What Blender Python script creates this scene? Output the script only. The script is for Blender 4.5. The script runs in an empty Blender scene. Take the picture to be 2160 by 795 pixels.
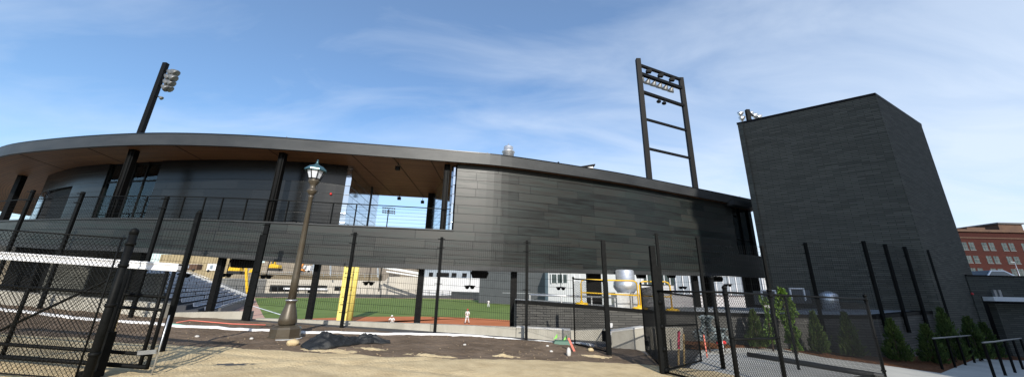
import bpy, bmesh, math, random
from mathutils import Vector, Matrix, noise
random.seed(7)
R = math.radians
S = bpy.context.scene
COL = S.collection
# ------------------------------------------------------------------ camera geometry (photo pixels 2160x795 -> rays)
F, PX, PY, PITCH, ROLL, EYE = 731., 1080., 397.5, R(16.3), R(1.2), 1.65
FW = Vector((0, math.cos(PITCH), math.sin(PITCH))); UP0 = Vector((0, -math.sin(PITCH), math.cos(PITCH))); RT0 = Vector((1, 0, 0))
RT = RT0*math.cos(ROLL)+UP0*math.sin(ROLL); UP = UP0*math.cos(ROLL)-RT0*math.sin(ROLL)
CAM = Vector((0, 0, EYE)); GS = 0.045
def ray(x, y): return FW*F+RT*(x-PX)-UP*(y-PY)
def onY(x, y, Y): d = ray(x, y); return CAM+d*(Y/d.y)
def onZ(x, y, Z): d = ray(x, y); return CAM+d*((Z-EYE)/d.z)
def onG(x, y, dz=0.): d = ray(x, y); n = Vector((GS, 0, 1)); return CAM+d*((dz-CAM.dot(n))/d.dot(n))
def interp(x, xs, ys):
    if x <= xs[0]: return ys[0]
    if x >= xs[-1]: return ys[-1]
    for i in range(len(xs)-1):
        if x <= xs[i+1]:
            t = (x-xs[i])/(xs[i+1]-xs[i]); return ys[i]+t*(ys[i+1]-ys[i])
def smooth(xs, ys, x):   # catmull-rom
    if x <= xs[0]: return ys[0]+(x-xs[0])*(ys[1]-ys[0])/(xs[1]-xs[0])
    if x >= xs[-1]: return ys[-1]+(x-xs[-1])*(ys[-1]-ys[-2])/(xs[-1]-xs[-2])
    n = len(xs)
    for i in range(n-1):
        if x <= xs[i+1]:
            h = xs[i+1]-xs[i]; t = (x-xs[i])/h
            m0 = (ys[i+1]-ys[max(i-1, 0)])/(xs[i+1]-xs[max(i-1, 0)])*h
            j = min(i+2, n-1); m1 = (ys[j]-ys[i])/(xs[j]-xs[i])*h
            return (2*t**3-3*t*t+1)*ys[i]+(t**3-2*t*t+t)*m0+(-2*t**3+3*t*t)*ys[i+1]+(t**3-t*t)*m1
CX = [-45, -34, -25.9, -22.1, -16.6, -12.4, -8.3, -2.7, -.2, 5.8, 9.1, 13.5, 17.5]
CY = [29, 20.5, 16.4, 15.25, 14.3, 14.25, 14.75, 15.6, 16.1, 18.25, 19.75, 21.8, 23.7]
def Yc(x, off=0): return smooth(CX, CY, x)+off
def onCurve(px, py, fn):
    d = ray(px, py); lo, hi = 0.001, 120/d.y
    for _ in range(70):
        m = (lo+hi)/2; p = CAM+d*m
        if p.y < fn(p.x): lo = m
        else: hi = m
    return CAM+d*lo
def Q(px, py, off=0): return onCurve(px, py, lambda x: Yc(x, off))
def gz(x): return -GS*max(-30, min(30, x))
# ------------------------------------------------------------------ materials
def mat(name, c, rough=.7, metal=0., c2=None, scale=3., bump=0., bscale=40., spec=.5, detail=6., coord='Object', stretch=(1, 1, 1), vlow=.35, vhigh=.65, trans=0., island=0.):
    m = bpy.data.materials.new(name); m.use_nodes = True
    nt = m.node_tree; N = nt.nodes; L = nt.links; b = N['Principled BSDF']
    b.inputs['Roughness'].default_value = rough; b.inputs['Metallic'].default_value = metal
    b.inputs['Specular IOR Level'].default_value = spec
    b.inputs['Base Color'].default_value = (*c, 1)
    if trans: b.inputs['Transmission Weight'].default_value = trans
    if c2 or bump:
        tc = N.new('ShaderNodeTexCoord'); mp = N.new('ShaderNodeMapping'); mp.inputs['Scale'].default_value = stretch
        L.new(tc.outputs[coord], mp.inputs['Vector'])
    if c2:
        n = N.new('ShaderNodeTexNoise'); n.inputs['Scale'].default_value = scale; n.inputs['Detail'].default_value = detail
        n.inputs['Roughness'].default_value = .6
        L.new(mp.outputs[0], n.inputs['Vector'])
        mr = N.new('ShaderNodeMapRange'); mr.inputs[1].default_value = vlow; mr.inputs[2].default_value = vhigh
        L.new(n.outputs['Fac'], mr.inputs[0])
        mx = N.new('ShaderNodeMix'); mx.data_type = 'RGBA'; mx.inputs[6].default_value = (*c, 1); mx.inputs[7].default_value = (*c2, 1)
        L.new(mr.outputs[0], mx.inputs[0]); out = mx.outputs[2]
        if island:
            g = N.new('ShaderNodeNewGeometry'); hs = N.new('ShaderNodeHueSaturation')
            mv = N.new('ShaderNodeMapRange'); mv.inputs[3].default_value = 1-island; mv.inputs[4].default_value = 1+island
            L.new(g.outputs['Random Per Island'], mv.inputs[0]); L.new(mv.outputs[0], hs.inputs['Value']); L.new(out, hs.inputs['Color']); out = hs.outputs[0]
        L.new(out, b.inputs['Base Color'])
    if bump:
        n2 = N.new('ShaderNodeTexNoise'); n2.inputs['Scale'].default_value = bscale; n2.inputs['Detail'].default_value = 5
        L.new(mp.outputs[0], n2.inputs['Vector'])
        bp = N.new('ShaderNodeBump'); bp.inputs['Strength'].default_value = bump; bp.inputs['Distance'].default_value = .05
        L.new(n2.outputs['Fac'], bp.inputs['Height']); L.new(bp.outputs[0], b.inputs['Normal'])
    return m
def brick_mat(name, c1, c2, mortar, bw, rh, ms, rough, metal=0., spec=.5, bump=.3, tint=None, tscale=.6, off=.5, rvar=0., rough_noise=0., freq=2):
    m = bpy.data.materials.new(name); m.use_nodes = True
    nt = m.node_tree; N = nt.nodes; L = nt.links; b = N['Principled BSDF']
    b.inputs['Metallic'].default_value = metal; b.inputs['Specular IOR Level'].default_value = spec
    b.inputs['Roughness'].default_value = rough
    tc = N.new('ShaderNodeTexCoord'); br = N.new('ShaderNodeTexBrick')
    br.inputs['Scale'].default_value = 1; br.inputs['Brick Width'].default_value = bw; br.inputs['Row Height'].default_value = rh
    br.inputs['Mortar Size'].default_value = ms; br.inputs['Mortar Smooth'].default_value = .2
    br.inputs['Color1'].default_value = (*c1, 1); br.inputs['Color2'].default_value = (*c2, 1); br.inputs['Mortar'].default_value = (*mortar, 1)
    br.offset = off; br.offset_frequency = freq; br.squash = 1.0 if freq == 2 else .8
    L.new(tc.outputs['UV'], br.inputs['Vector'])
    out = br.outputs['Color']
    if tint:
        n = N.new('ShaderNodeTexNoise'); n.inputs['Scale'].default_value = tscale; n.inputs['Detail'].default_value = 8; n.inputs['Roughness'].default_value = .65
        mp = N.new('ShaderNodeMapping'); mp.inputs['Scale'].default_value = (.6, 8, 1); L.new(tc.outputs['UV'], mp.inputs[0]); L.new(mp.outputs[0], n.inputs['Vector'])
        mr = N.new('ShaderNodeMapRange'); mr.inputs[1].default_value = .42; mr.inputs[2].default_value = .72; L.new(n.outputs['Fac'], mr.inputs[0])
        mx = N.new('ShaderNodeMix'); mx.data_type = 'RGBA'; L.new(mr.outputs[0], mx.inputs[0]); L.new(out, mx.inputs[6]); mx.inputs[7].default_value = (*tint, 1)
        mm = N.new('ShaderNodeMix'); mm.data_type = 'RGBA'; L.new(br.outputs['Fac'], mm.inputs[0]); L.new(mx.outputs[2], mm.inputs[6]); mm.inputs[7].default_value = (*mortar, 1)
        out = mm.outputs[2]
        if rough_noise:
            r2 = N.new('ShaderNodeMapRange'); r2.inputs[3].default_value = rough-rough_noise; r2.inputs[4].default_value = rough+rough_noise
            L.new(n.outputs['Fac'], r2.inputs[0]); L.new(r2.outputs[0], b.inputs['Roughness'])
    L.new(out, b.inputs['Base Color'])
    if bump:
        inv = N.new('ShaderNodeMath'); inv.operation = 'MULTIPLY_ADD'; inv.inputs[1].default_value = -1; inv.inputs[2].default_value = 1
        L.new(br.outputs['Fac'], inv.inputs[0])
        hgt = inv.outputs[0]
        if rvar:   # each brick sits a little proud or back
            bw2 = N.new('ShaderNodeRGBToBW'); L.new(br.outputs['Color'], bw2.inputs[0])
            ad = N.new('ShaderNodeMath'); ad.operation = 'MULTIPLY_ADD'; ad.inputs[1].default_value = rvar; L.new(bw2.outputs[0], ad.inputs[0]); L.new(hgt, ad.inputs[2]); hgt = ad.outputs[0]
        bp = N.new('ShaderNodeBump'); bp.inputs['Strength'].default_value = bump; bp.inputs['Distance'].default_value = .02
        L.new(hgt, bp.inputs['Height']); L.new(bp.outputs[0], b.inputs['Normal'])
    return m
M = {}
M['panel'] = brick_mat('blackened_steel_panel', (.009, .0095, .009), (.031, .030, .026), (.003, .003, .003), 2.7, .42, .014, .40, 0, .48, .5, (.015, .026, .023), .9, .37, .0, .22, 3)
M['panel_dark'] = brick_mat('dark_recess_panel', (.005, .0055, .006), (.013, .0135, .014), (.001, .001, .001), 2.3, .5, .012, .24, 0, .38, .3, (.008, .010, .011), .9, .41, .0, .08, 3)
M['mirror'] = brick_mat('polished_zinc_panel', (.52, .54, .57), (.66, .68, .7), (.03, .03, .035), 1.3, .46, .014, .10, 1, .5, .25, None)
M['brick'] = brick_mat('charcoal_brick', (.070, .069, .059), (.118, .116, .098), (.042, .042, .037), .62, .10, .010, .85, 0, .14, .6, (.092, .092, .078), .35, .5, 5.)
M['lowbrick'] = brick_mat('grey_brick', (.052, .051, .047), (.10, .097, .088), (.03, .03, .028), .6, .10, .014, .6, 0, .4, .7, (.065, .063, .056), .7, .5, 3.)
M['redbrick'] = brick_mat('red_brick', (.040, .010, .007), (.056, .014, .010), (.03, .012, .009), .25, .08, .006, .85, 0, .2, .2, (.034, .009, .007), .12)
M['wood'] = brick_mat('cedar_soffit', (.155, .072, .030), (.235, .112, .048), (.045, .022, .011), 3.2, .14, .012, .55, 0, .35, .3, (.185, .085, .036), .7, .35)
M['fascia'] = mat('fascia_metal', (.034, .036, .037), .48, .3, (.056, .058, .058), .5, spec=.4, stretch=(1, 1, 3))
M['black'] = mat('black_paint', (.004, .004, .004), .55, 0, (.007, .007, .007), 8, spec=.12)
M['fence'] = mat('black_fence_coating', (.0045, .005, .005), .55, 0, (.008, .0085, .0085), 12, spec=.08)
M['wire'] = mat('black_wire', (.005, .0055, .0055), .5, spec=.2)
M['steel'] = mat('galvanised_steel', (.45, .46, .47), .35, .8, (.6, .61, .62), 6)
M['alu'] = mat('brushed_aluminium', (.55, .56, .57), .42, .75, (.75, .76, .77), 4, stretch=(1, 1, 8))
M['white'] = mat('white_paint', (.72, .72, .73), .5, 0, (.8, .8, .8), 5)
M['concrete'] = mat('cast_concrete', (.42, .395, .335), .85, 0, (.31, .29, .24), 1.6, .25, 25, stretch=(1, 1, .35))
M['concrete_cap'] = mat('concrete_cap', (.55, .54, .51), .8, 0, (.45, .44, .42), 3)
M['farconc'] = mat('far_concrete', (.50, .46, .39), .85, 0, (.42, .385, .33), .12, stretch=(1, 1, .4))
M['slab'] = mat('concrete_slab', (.36, .36, .34), .85, 0, (.29, .29, .28), .8, .1, 30)
M['pave'] = mat('pavement_concrete', (.50, .485, .43), .8, 0, (.40, .39, .35), .9, .12, 60)
M['asphalt'] = mat('asphalt', (.05, .05, .052), .9, 0, (.07, .07, .07), 1.5, .2, 80)
M['sand'] = mat('sand', (.62, .49, .29), .95, 0, (.46, .35, .20), 2.2, .6, 22, spec=.15, vlow=.4, vhigh=.72)
M['dirt'] = mat('dirt', (.20, .148, .105), .95, 0, (.12, .087, .06), 1.2, 1., 8, spec=.1)
M['mulch'] = mat('mulch', (.19, .085, .04), .95, 0, (.10, .045, .022), 12, 1., 40, spec=.1)
M['grass'] = mat('turf', (.115, .165, .035), .9, 0, (.15, .20, .05), .25, .2, 60, spec=.15)
M['clay'] = mat('infield_clay', (.42, .135, .05), .95, 0, (.5, .17, .07), .3, spec=.1)
M['track'] = mat('warning_track', (.46, .28, .21), .95, 0, (.52, .33, .25), .3, spec=.1)
M['chalk'] = mat('chalk', (.8, .8, .78), .9)
M['earth'] = mat('earth', (.16, .13, .09), .95, 0, (.22, .18, .12), .05, spec=.1)
M['hill'] = mat('dry_hill', (.20, .155, .10), .95, 0, (.33, .27, .18), .06, .5, .3, spec=.1, detail=10)
M['yellow'] = mat('yellow_paint', (.75, .46, .02), .42, 0, (.68, .40, .02), 6)
M['paleyellow'] = mat('pale_yellow_pad', (.85, .72, .20), .6, 0, (.78, .65, .16), 2)
M['orange'] = mat('orange_paint', (.7, .27, .05), .5)
M['bronze'] = mat('bronze_paint', (.085, .072, .052), .42, .25, (.075, .058, .038), 5, spec=.5)
M['greenroof'] = mat('verdigris_metal', (.045, .10, .11), .32, .4, (.07, .14, .15), 9)
M['lampglass'] = mat('frosted_glass', (.75, .78, .82), .15, 0, (.6, .64, .7), 12, spec=.7)
M['tarp'] = mat('black_landscape_cloth', (.008, .009, .0095), .55, 0, (.016, .017, .018), 5, .3, 60)
M['pink'] = mat('pink_tape', (.75, .08, .16), .6)
M['salmon'] = mat('salmon_paint', (.65, .17, .12), .6)
M['lath'] = mat('wood_lath', (.55, .40, .19), .8, 0, (.42, .29, .13), 10)
M['greenlid'] = mat('green_plastic', (.05, .13, .09), .6)
M['limegreen'] = mat('lime_flag', (.22, .6, .08), .6)
M['paleblue'] = mat('pale_green_plastic', (.3, .6, .45), .5)
M['stone'] = mat('pale_stone', (.6, .58, .54), .9, 0, (.45, .43, .4), 8)
M['bark'] = mat('bark', (.09, .06, .04), .9, 0, (.06, .04, .03), 10)
M['thuja'] = mat('thuja_foliage', (.026, .052, .014), .7, 0, (.085, .115, .03), 3, spec=.2, island=.6)
M['brightleaf'] = mat('bright_foliage', (.065, .13, .018), .6, 0, (.13, .20, .03), 3, spec=.3, island=.45)
M['silverleaf'] = mat('silver_foliage', (.16, .19, .19), .6, 0, (.3, .34, .35), 6, spec=.3, island=.4)
M['greypanel'] = mat('grey_panel', (.085, .088, .09), .7, 0, (.10, .103, .105), .4)
M['palepanel'] = mat('pale_wall', (.58, .58, .58), .7, 0, (.5, .5, .51), .3)
M['bluegrey'] = mat('bluegrey_wall', (.22, .26, .30), .6, 0, (.28, .32, .36), .3)
M['outwall'] = mat('dark_padding', (.035, .04, .042), .7, 0, (.05, .055, .055), .5)
M['darkglass'] = mat('dark_glass', (.015, .02, .022), .06, 0, (.03, .04, .045), .8, spec=.9)
M['winglass'] = mat('window_glass', (.03, .045, .045), .15, .1, (.08, .10, .10), .5, spec=.4)
M['buff'] = mat('buff_brick', (.10, .055, .032), .85, 0, (.075, .04, .025), 1)
M['rubber'] = mat('rubber', (.02, .02, .02), .8)
M['carpaint'] = mat('silver_car_paint', (.5, .52, .55), .25, .7)
M['cloth_white'] = mat('white_cloth', (.75, .75, .74), .9, 0, (.68, .68, .67), 5)
M['skin'] = mat('skin', (.45, .27, .19), .6)
M['navy'] = mat('navy_cloth', (.02, .025, .05), .8)
M['red'] = mat('red_paint', (.6, .03, .03), .4)
M['lamphead'] = mat('lamp_housing', (.13, .13, .125), .45, .4, (.2, .2, .19), 4)
M['rooftop'] = mat('grey_roof_membrane', (.30, .31, .31), .8, 0, (.24, .25, .25), .7, .1, 20)
M['clearglass'] = None
def glassmat():
    m = bpy.data.materials.new('tinted_glass'); m.use_nodes = True; nt = m.node_tree; N = nt.nodes; L = nt.links
    N.remove(N['Principled BSDF']); o = N['Material Output']
    t = N.new('ShaderNodeBsdfTransparent'); t.inputs[0].default_value = (.80, .92, .94, 1)
    g = N.new('ShaderNodeBsdfGlossy'); g.inputs['Roughness'].default_value = .02; g.inputs[0].default_value = (.8, .9, .92, 1)
    fr = N.new('ShaderNodeFresnel'); fr.inputs[0].default_value = 1.6
    mx = N.new('ShaderNodeMixShader'); L.new(fr.outputs[0], mx.inputs[0]); L.new(t.outputs[0], mx.inputs[1]); L.new(g.outputs[0], mx.inputs[2]); L.new(mx.outputs[0], o.inputs[0])
    return m
M['clearglass'] = glassmat()
def seatmat():
    m = mat('seat_plastic', (.085, .115, .17), .45, 0, None); nt = m.node_tree; N = nt.nodes; L = nt.links
    oi = N.new('ShaderNodeObjectInfo'); cr = N.new('ShaderNodeValToRGB'); cr.color_ramp.interpolation = 'LINEAR'
    e = cr.color_ramp.elements; e[0].color = (.085, .115, .175, 1); e[1].color = (.16, .19, .26, 1)
    L.new(oi.outputs['Random'], cr.inputs[0]); L.new(cr.outputs[0], N['Principled BSDF'].inputs['Base Color'])
    return m
M['seat'] = seatmat()
# ------------------------------------------------------------------ mesh builder
class MB:
    def __init__(s): s.v = []; s.f = []; s.uv = []; s.sm = []
    def face(s, pts, uv=None, smooth=False):
        n = len(s.v); s.v += [tuple(p) for p in pts]; s.f.append(tuple(range(n, n+len(pts)))); s.uv.append(uv); s.sm.append(smooth)
    def mesh(s, vs, fs, smooth=False):
        n = len(s.v); s.v += [tuple(p) for p in vs]
        for f in fs: s.f.append(tuple(i+n for i in f)); s.uv.append(None); s.sm.append(smooth)
    def hexa(s, b, t):   # bottom 4, top 4 (ccw from above)
        s.mesh(list(b)+list(t), [(3, 2, 1, 0), (4, 5, 6, 7), (0, 1, 5, 4), (1, 2, 6, 5), (2, 3, 7, 6), (3, 0, 4, 7)])
    def box(s, x0, x1, y0, y1, z0, z1):
        s.hexa([(x0, y0, z0), (x1, y0, z0), (x1, y1, z0), (x0, y1, z0)], [(x0, y0, z1), (x1, y0, z1), (x1, y1, z1), (x0, y1, z1)])
    def obox(s, c, a, l, d, h):   # centre-bottom, direction angle vector, length, depth, height
        a = Vector((a[0], a[1], 0)).normalized(); n = Vector((-a.y, a.x, 0)); c = Vector(c); z = Vector((0, 0, h))
        b = [c-a*l/2-n*d/2, c+a*l/2-n*d/2, c+a*l/2+n*d/2, c-a*l/2+n*d/2]; s.hexa(b, [p+z for p in b])
    def beam(s, p, q, w, h=None, up=(0, 0, 1)):
        h = h or w; p = Vector(p); q = Vector(q); d = (q-p).normalized(); u = Vector(up)
        if abs(d.dot(u)) > .98: u = Vector((0, 1, 0))
        sd = d.cross(u).normalized(); u = sd.cross(d)
        a = [p-sd*w/2-u*h/2, p+sd*w/2-u*h/2, p+sd*w/2+u*h/2, p-sd*w/2+u*h/2]; b = [x+(q-p) for x in a]
        s.mesh(a+b, [(0, 1, 2, 3), (7, 6, 5, 4), (4, 5, 1, 0), (5, 6, 2, 1), (6, 7, 3, 2), (7, 4, 0, 3)])
    def tube(s, pts, r, n=8, r2=None, caps=True):
        pts = [Vector(p) for p in pts]; k = len(pts); rings = []
        for i, p in enumerate(pts):
            d = (pts[min(i+1, k-1)]-pts[max(i-1, 0)]).normalized()
            u = Vector((0, 0, 1)) if abs(d.z) < .95 else Vector((0, 1, 0))
            a = d.cross(u).normalized(); b = a.cross(d); rr = r if r2 is None else r+(r2-r)*i/(k-1)
            rings.append([p+a*math.cos(2*math.pi*j/n)*rr+b*math.sin(2*math.pi*j/n)*rr for j in range(n)])
        vs = [p for g in rings for p in g]; fs = []
        for i in range(k-1):
            for j in range(n): fs.append((i*n+j, (i+1)*n+j, (i+1)*n+(j+1) % n, i*n+(j+1) % n))
        if caps: fs += [tuple(range(n)), tuple(range((k-1)*n+n-1, (k-1)*n-1, -1))]
        s.mesh(vs, fs, n > 5)
    def lathe(s, prof, c, n=16, smooth=True, ax=None):
        c = Vector(c); vs = []; fs = []; k = len(prof)
        for r, z in prof:
            for j in range(n):
                v = Vector((math.cos(2*math.pi*j/n)*r, math.sin(2*math.pi*j/n)*r, z))
                vs.append(c+(ax @ v if ax else v))
        for i in range(k-1):
            for j in range(n): fs.append((i*n+j, i*n+(j+1) % n, (i+1)*n+(j+1) % n, (i+1)*n+j))
        fs += [tuple(range(n-1, -1, -1)), tuple(range((k-1)*n, k*n))]
        s.mesh(vs, fs, smooth)
    def strip(s, plan, z0, z1, th=.2, uoff=0.):   # wall along plan [(x,y)], z0/z1 fn(x) or number; th goes to +normal(away)
        f0 = z0 if callable(z0) else (lambda x: z0); f1 = z1 if callable(z1) else (lambda x: z1)
        u = uoff; P = [Vector((a, b, 0)) for a, b in plan]; n = len(P); nr = []
        for i in range(n):
            d = (P[min(i+1, n-1)]-P[max(i-1, 0)]).normalized(); nr.append(Vector((-d.y, d.x, 0)))
        for i in range(n-1):
            a, b = P[i], P[i+1]; l = (b-a).length; a2, b2 = a+nr[i]*th, b+nr[i+1]*th
            za0, zb0, za1, zb1 = f0(a.x), f0(b.x), f1(a.x), f1(b.x)
            V = lambda p, z: (p.x, p.y, z)
            s.face([V(a, za0), V(b, zb0), V(b, zb1), V(a, za1)], [(u, za0), (u+l, zb0), (u+l, zb1), (u, za1)])
            s.face([V(b2, zb0), V(a2, za0), V(a2, za1), V(b2, zb1)], [(u+l, zb0), (u, za0), (u, za1), (u+l, zb1)])
            s.face([V(a, za1), V(b, zb1), V(b2, zb1), V(a2, za1)], [(u, 0), (u+l, 0), (u+l, th), (u, th)])
            s.face([V(a2, za0), V(b2, zb0), V(b, zb0), V(a, za0)], [(u, 0), (u+l, 0), (u+l, th), (u, th)])
            if i == 0: s.face([V(a2, za0), V(a, za0), V(a, za1), V(a2, za1)], [(0, za0), (th, za0), (th, za1), (0, za1)])
            if i == n-2: s.face([V(b, zb0), V(b2, zb0), V(b2, zb1), V(b, zb1)], [(0, zb0), (th, zb0), (th, zb1), (0, zb1)])
            u += l
    def slab(s, front, back, z0, z1):   # between two plan polylines of equal length
        u = 0
        for i in range(len(front)-1):
            a, b, c, d = front[i], front[i+1], back[i+1], back[i]; l = math.dist(a, b); w = math.dist(a, d)
            s.face([(*a, z1), (*b, z1), (*c, z1), (*d, z1)], [(u, 0), (u+l, 0), (u+l, w), (u, w)])
            s.face([(*d, z0), (*c, z0), (*b, z0), (*a, z0)], [(u, w), (u+l, w), (u+l, 0), (u, 0)])
            s.face([(*a, z0), (*b, z0), (*b, z1), (*a, z1)], [(u, z0), (u+l, z0), (u+l, z1), (u, z1)])
            s.face([(*c, z0), (*d, z0), (*d, z1), (*c, z1)], [(u+l, z0), (u, z0), (u, z1), (u+l, z1)])
            if i == 0: s.face([(*d, z0), (*a, z0), (*a, z1), (*d, z1)])
            if i == len(front)-2: s.face([(*b, z0), (*c, z0), (*c, z1), (*b, z1)])
            u += l
    def prism(s, poly, z0, z1):
        n = len(poly); s.mesh([(x, y, z0) for x, y in poly]+[(x, y, z1) for x, y in poly],
            [tuple(range(n-1, -1, -1)), tuple(range(n, 2*n))]+[(i, (i+1) % n, n+(i+1) % n, n+i) for i in range(n)])
    def blob(s, c, rx, ry, rz, n=8, m=5, jit=0.):
        vs = []; fs = []
        for i in range(m+1):
            t = math.pi*i/m
            for j in range(n):
                k = 1+random.uniform(-jit, jit); a = 2*math.pi*j/n
                vs.append((c[0]+rx*k*math.sin(t)*math.cos(a), c[1]+ry*k*math.sin(t)*math.sin(a), c[2]-rz*k*math.cos(t)))
        for i in range(m):
            for j in range(n): fs.append((i*n+j, i*n+(j+1) % n, (i+1)*n+(j+1) % n, (i+1)*n+j))
        s.mesh(vs, fs, True)
    def build(s, name, m, parent=None, origin=None, kind=None):
        me = bpy.data.meshes.new(name); pl = Vector((0, 0, 0))
        if parent:
            q = parent
            while q: pl += q.location; q = q.parent
        o = bpy.data.objects.new(name, me); COL.objects.link(o)
        off = pl
        if parent: o.parent = parent
        else:
            if origin is None and s.v:
                xs = [v[0] for v in s.v]; ys = [v[1] for v in s.v]; zs = [v[2] for v in s.v]
                origin = ((min(xs)+max(xs))/2, (min(ys)+max(ys))/2, min(zs))
            o.location = origin or (0, 0, 0); off = o.location
        me.from_pydata([(v[0]-off[0], v[1]-off[1], v[2]-off[2]) for v in s.v], [], s.f)
        if any(u for u in s.uv) or m in ('brick','lowbrick','redbrick','panel','panel_dark','mirror','wood'):
            lay = me.uv_layers.new(name='UVMap'); k = 0
            for f, u in zip(s.f, s.uv):
                for j in range(len(f)): lay.data[k].uv = u[j] if u else (s.v[f[j]][0]+s.v[f[j]][1], s.v[f[j]][2]); k += 1
        me.polygons.foreach_set('use_smooth', s.sm)
        me.materials.append(m if not isinstance(m, str) else M[m]); me.update()
        if kind: o['kind'] = kind
        return o
def tag(o, label, cat, group=None):
    o['label'] = label; o['category'] = cat
    if group: o['group'] = group
    return o
def thing(name, label, cat, loc=(0, 0, 0), group=None):
    o = bpy.data.objects.new(name, None); COL.objects.link(o); o.location = loc; o.empty_display_size = .2
    return tag(o, label, cat, group)
def copytree(o, loc, label=None, rz=0, scale=None, parent=None):
    c = o.copy(); COL.objects.link(c)
    if parent: c.parent = parent
    else:
        c.location = loc; c.rotation_euler.z = rz
        if label: c['label'] = label
        if scale: c.scale = scale if not isinstance(scale, (int, float)) else (scale,)*3
    for ch in list(o.children): copytree(ch, None, parent=c)
    return c
def linspace(a, b, n): return [a+(b-a)*i/(n-1) for i in range(n)]
def chain(mb, o, e, h0, pitch=.0707, r=.003):   # chain link between base points o,e (vertical panel of height h0); base may slope
    o = Vector(o); e = Vector(e); L = (Vector((e.x-o.x, e.y-o.y, 0))).length; du = (e-o)/L; n = Vector((-(e-o).y, (e-o).x, 0)).normalized()*r
    up = Vector((0, 0, 1)); k = -int(h0/pitch)-1
    while k*pitch < L:
        s0 = k*pitch
        for sg in (0, 1):   # sg0: s=s0+t ; sg1: s = s0+h0-t
            t0 = max(0, -s0) if sg == 0 else max(0, s0+h0-L); t1 = min(h0, L-s0) if sg == 0 else min(h0, s0+h0)
            if t1-t0 > .02:
                f = (lambda t: s0+t) if sg == 0 else (lambda t: s0+h0-t)
                a = o+du*f(t0)+up*t0+(n if sg else -n); b = o+du*f(t1)+up*t1+(n if sg else -n)
                mb.tube([a, b], r, 3, caps=False)
        k += 1
def weld(mb, o, e, h0, sv=.06, sh=.25, r=.0040):
    o = Vector(o); e = Vector(e); L = (e-o).length; n = int(L/sv)
    for i in range(1, n): p = o+(e-o)*i/n; mb.tube([p, p+Vector((0, 0, h0))], r, 3, caps=False)
    m = int(h0/sh)
    for j in range(m+1): z = Vector((0, 0, h0*j/m)); mb.tube([o+z, e+z], r*1.3, 3, caps=False)
# ------------------------------------------------------------------ world, sun, camera
SUN_EL, SUN_AZ = R(29), Vector((.20, -1, 0)).normalized()   # towards the sun
w = bpy.data.worlds.new('World'); S.world = w; w.use_nodes = True
nt = w.node_tree; N = nt.nodes; L = nt.links; bg = N['Background']
sky = N.new('ShaderNodeTexSky'); sky.sky_type = 'NISHITA'; sky.sun_disc = False; sky.sun_elevation = SUN_EL
sky.sun_rotation = math.atan2(SUN_AZ.x, SUN_AZ.y); sky.air_density = 1.; sky.dust_density = .8; sky.ozone_density = 2.2
tc = N.new('ShaderNodeTexCoord'); sx = N.new('ShaderNodeSeparateXYZ'); L.new(tc.outputs['Generated'], sx.inputs[0])
# project directions on a cloud layer: (x/(z+.25), y/(z+.25))
def mth(op, a, b=None, clamp=False):
    n = N.new('ShaderNodeMath'); n.operation = op; n.use_clamp = clamp
    for i, v in enumerate((a, b)):
        if v is None: continue
        if isinstance(v, (int, float)): n.inputs[i].default_value = v
        else: L.new(v, n.inputs[i])
    return n.outputs[0]
zz = mth('ADD', mth('MAXIMUM', sx.outputs[2], 0.), .22)
cb = N.new('ShaderNodeCombineXYZ'); L.new(mth('DIVIDE', sx.outputs[0], zz), cb.inputs[0]); L.new(mth('DIVIDE', sx.outputs[1], zz), cb.inputs[1])
mp = N.new('ShaderNodeMapping'); mp.inputs['Rotation'].default_value = (0, 0, R(-58)); mp.inputs['Scale'].default_value = (1.0, 2.6, 1); L.new(cb.outputs[0], mp.inputs[0])
n1 = N.new('ShaderNodeTexNoise'); n1.inputs['Scale'].default_value = 1.6; n1.inputs['Detail'].default_value = 10; n1.inputs['Roughness'].default_value = .56; n1.inputs['Distortion'].default_value = .55
L.new(mp.outputs[0], n1.inputs['Vector'])
n2 = N.new('ShaderNodeTexNoise'); n2.inputs['Scale'].default_value = .7; n2.inputs['Detail'].default_value = 4; L.new(cb.outputs[0], n2.inputs['Vector'])
# cover grows towards +x and towards the horizon
cov = mth('ADD', mth('MULTIPLY', sx.outputs[0], .34), mth('MULTIPLY', n2.outputs['Fac'], .3))
cov = mth('SUBTRACT', cov, mth('MULTIPLY', sx.outputs[2], .80))
fac = mth('ADD', mth('MULTIPLY', n1.outputs['Fac'], .95), mth('ADD', cov, .52))
mr = N.new('ShaderNodeMapRange'); mr.inputs[1].default_value = .56; mr.inputs[2].default_value = 1.35; mr.inputs[3].default_value = .12; mr.inputs[4].default_value = .82; L.new(fac, mr.inputs[0])
mx = N.new('ShaderNodeMix'); mx.data_type = 'RGBA'; L.new(mr.outputs[0], mx.inputs[0])
hs = N.new('ShaderNodeHueSaturation'); hs.inputs['Saturation'].default_value = 1.22; L.new(sky.outputs[0], hs.inputs['Color'])
L.new(hs.outputs[0], mx.inputs[6]); mx.inputs[7].default_value = (4.0, 4.5, 5.2, 1)
L.new(mx.outputs[2], bg.inputs[0]); bg.inputs[1].default_value = .15
ld = bpy.data.lights.new('sun', 'SUN'); ld.energy = 3.6; ld.angle = R(.5); ld.color = (1, .95, .86)
lo = bpy.data.objects.new('sun', ld); COL.objects.link(lo)
sd = SUN_AZ*math.cos(SUN_EL)+Vector((0, 0, math.sin(SUN_EL))); lo.rotation_euler = sd.to_track_quat('Z', 'Y').to_euler(); lo.location = (0, -20, 40)
cd = bpy.data.cameras.new('camera'); cam = bpy.data.objects.new('camera', cd); COL.objects.link(cam); S.camera = cam
cd.sensor_width = 36; cd.lens = 36*F/2160; cd.clip_end = 5000; cd.clip_start = .05
rm = Matrix((RT, UP, -FW)).transposed(); cam.matrix_world = Matrix.Translation(CAM) @ rm.to_4x4()
S.view_settings.view_transform = 'Standard'; S.view_settings.look = 'None'; S.view_settings.gamma = 1; S.view_settings.exposure = 0.5
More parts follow.
